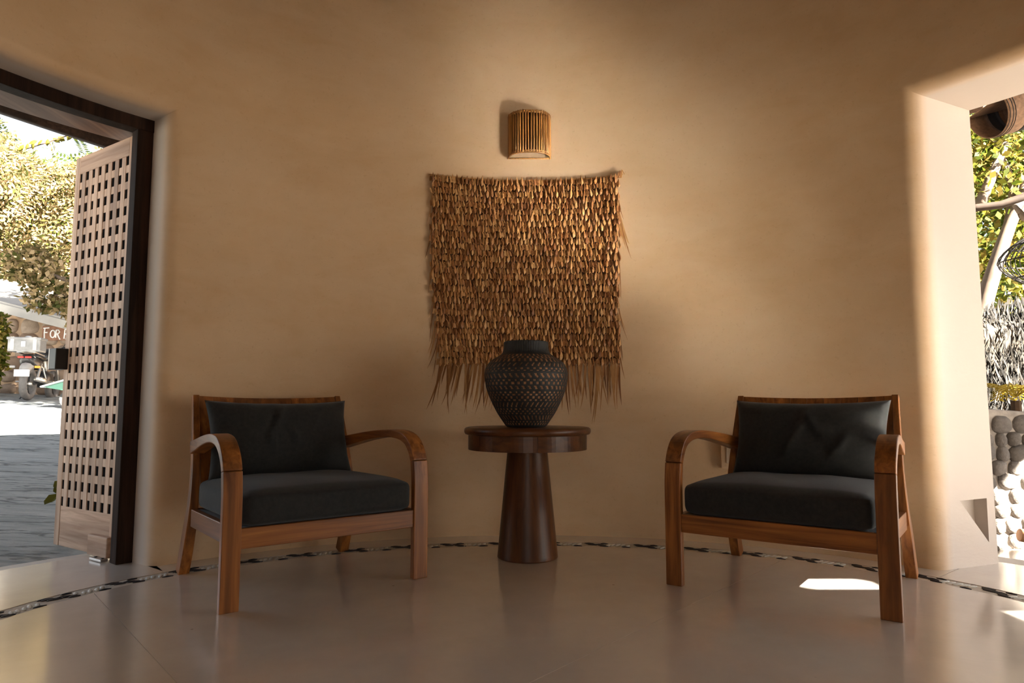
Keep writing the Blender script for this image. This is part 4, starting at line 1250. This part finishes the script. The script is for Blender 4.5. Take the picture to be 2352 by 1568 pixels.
# curved pole, log, lamp and awning
tag(obj('curved_pole', tube([at(2200, 484, 4.5), at(2245, 477, 4.45), at(2300, 470, 4.4), at(2352, 452, 4.35), at(2430, 410, 4.3), at(2600, 330, 4.25)], .026, 12), simple('pole_bark', (.035, .019, .010), .8, var=.4, scale=12), smooth=True),
    'curved brown wooden pole hung across the view outside the bare doorway', 'pole')
lg = obj('cut_log', tube([(2.69, 3.70, .055), (2.9, 3.66, .02), (3.25, 3.60, -.015)], .034, 12), simple('log_wood', (.34, .17, .08), .7, var=.3, scale=15), smooth=True, bevel=.003)
tag(lg, 'short brown log leaning at the foot of the low rubble wall', 'log')
def make_pendant():
    c = at(2314, 597, 4.6) + Vector((.25, 0, 0)); t = thing('pendant_lamp', 'black wire pendant lamp hanging outside the bare doorway', 'lamp', c)
    wm = simple('black_wire', (.012, .010, .009), .5, .3)
    for i in range(22):
        a = 2*PI*i/22; pts = []
        for k in range(13):
            f = -1+2*k/12; r = .25*(1-abs(f)**1.7)+.012; pts.append((r*math.cos(a+.35*f), r*math.sin(a+.35*f), .21*f))
        obj('wire_rib', tube(pts, .0042, 5), wm, t)
    for f in (-.55, -.02, .5):
        r = .25*(1-abs(f)**1.7)+.012
        obj('wire_ring', tube([(r*math.cos(2*PI*i/32), r*math.sin(2*PI*i/32), .21*f) for i in range(33)], .005, 5), wm, t)
    obj('cord', tube([(0, 0, .2), (0, 0, 1.6)], .005, 6), wm, t)
    obj('lamp_holder', tube([(0, 0, .21), (0, 0, .10)], .02, 10), wm, t)
make_pendant()
def make_awning():
    c = at(2306, 250, 4.15); t = thing('striped_awning', 'brown canvas awning roll with a wide black stripe above the terrace', 'awning', c)
    def cloth(name, col):
        m = NT(name); v = m.coord(); m.col(m.ramp(m.noise(v, 40, 5, .7), [(.3, tuple(x*.6 for x in col)), (.7, tuple(x*1.3 for x in col))])); m.rough(.9); m.bump(m.noise(v, 300, 2), .3, .002); return m.m
    br, bk = cloth('brown_canvas', (.20, .115, .065)), cloth('black_canvas', (.012, .011, .011))
    ax = Vector((.93, .20, .30)).normalized(); dn = Vector((.33, -.1, -1)); dn = (dn - ax*dn.dot(ax)).normalized(); sd_ = ax.cross(dn)
    def U(s, a, r): return ax*s + sd_*r*math.cos(a)*.9 + dn*r*math.sin(a)*1.05
    def shell(name, s0, s1, r, m, a0=-.25, a1=PI+.25, th=.006):
        K, J = 20, max(2, int((s1-s0)/.03)); V, F = [], []
        for j in range(J+1):
            for k in range(K+1): V.append(U(s0+(s1-s0)*j/J, a0+(a1-a0)*k/K, r))
        for j in range(J):
            for k in range(K): F.append((j*(K+1)+k, j*(K+1)+k+1, (j+1)*(K+1)+k+1, (j+1)*(K+1)+k))
        o = obj(name, (V, F), m, t, smooth=True); s = o.modifiers.new('s', 'SOLIDIFY'); s.thickness = th; s.offset = 0; return o
    shell('canvas_roll', -.14, .02, .150, br); shell('black_stripe', .02, .115, .151, bk); shell('canvas_roll', .115, .60, .150, br)
    for s in (-.132, -.105, -.085): shell('hem_seam', s, s+.004, .1525, bk)
    # slack canvas sheet closing the roll from above
    V = [U(-.14, -.25, .15), U(.75, -.25, .15), U(.75, PI+.25, .15), U(-.14, PI+.25, .15)]
    o = obj('canvas_sheet', (V, [(0, 1, 2, 3)]), br, t); o.modifiers.new('s', 'SOLIDIFY').thickness = .006
    V = [at(2215, 262, 4.45)-c, at(2300, 250, 4.45)-c, at(2560, 205, 4.45)-c, at(2560, 130, 4.45)-c, at(2215, 195, 4.45)-c]
    o = obj('canvas_sheet', (V, [(0, 1, 2, 3, 4)]), br, t); o.modifiers.new('s', 'SOLIDIFY').thickness = .006
make_awning()
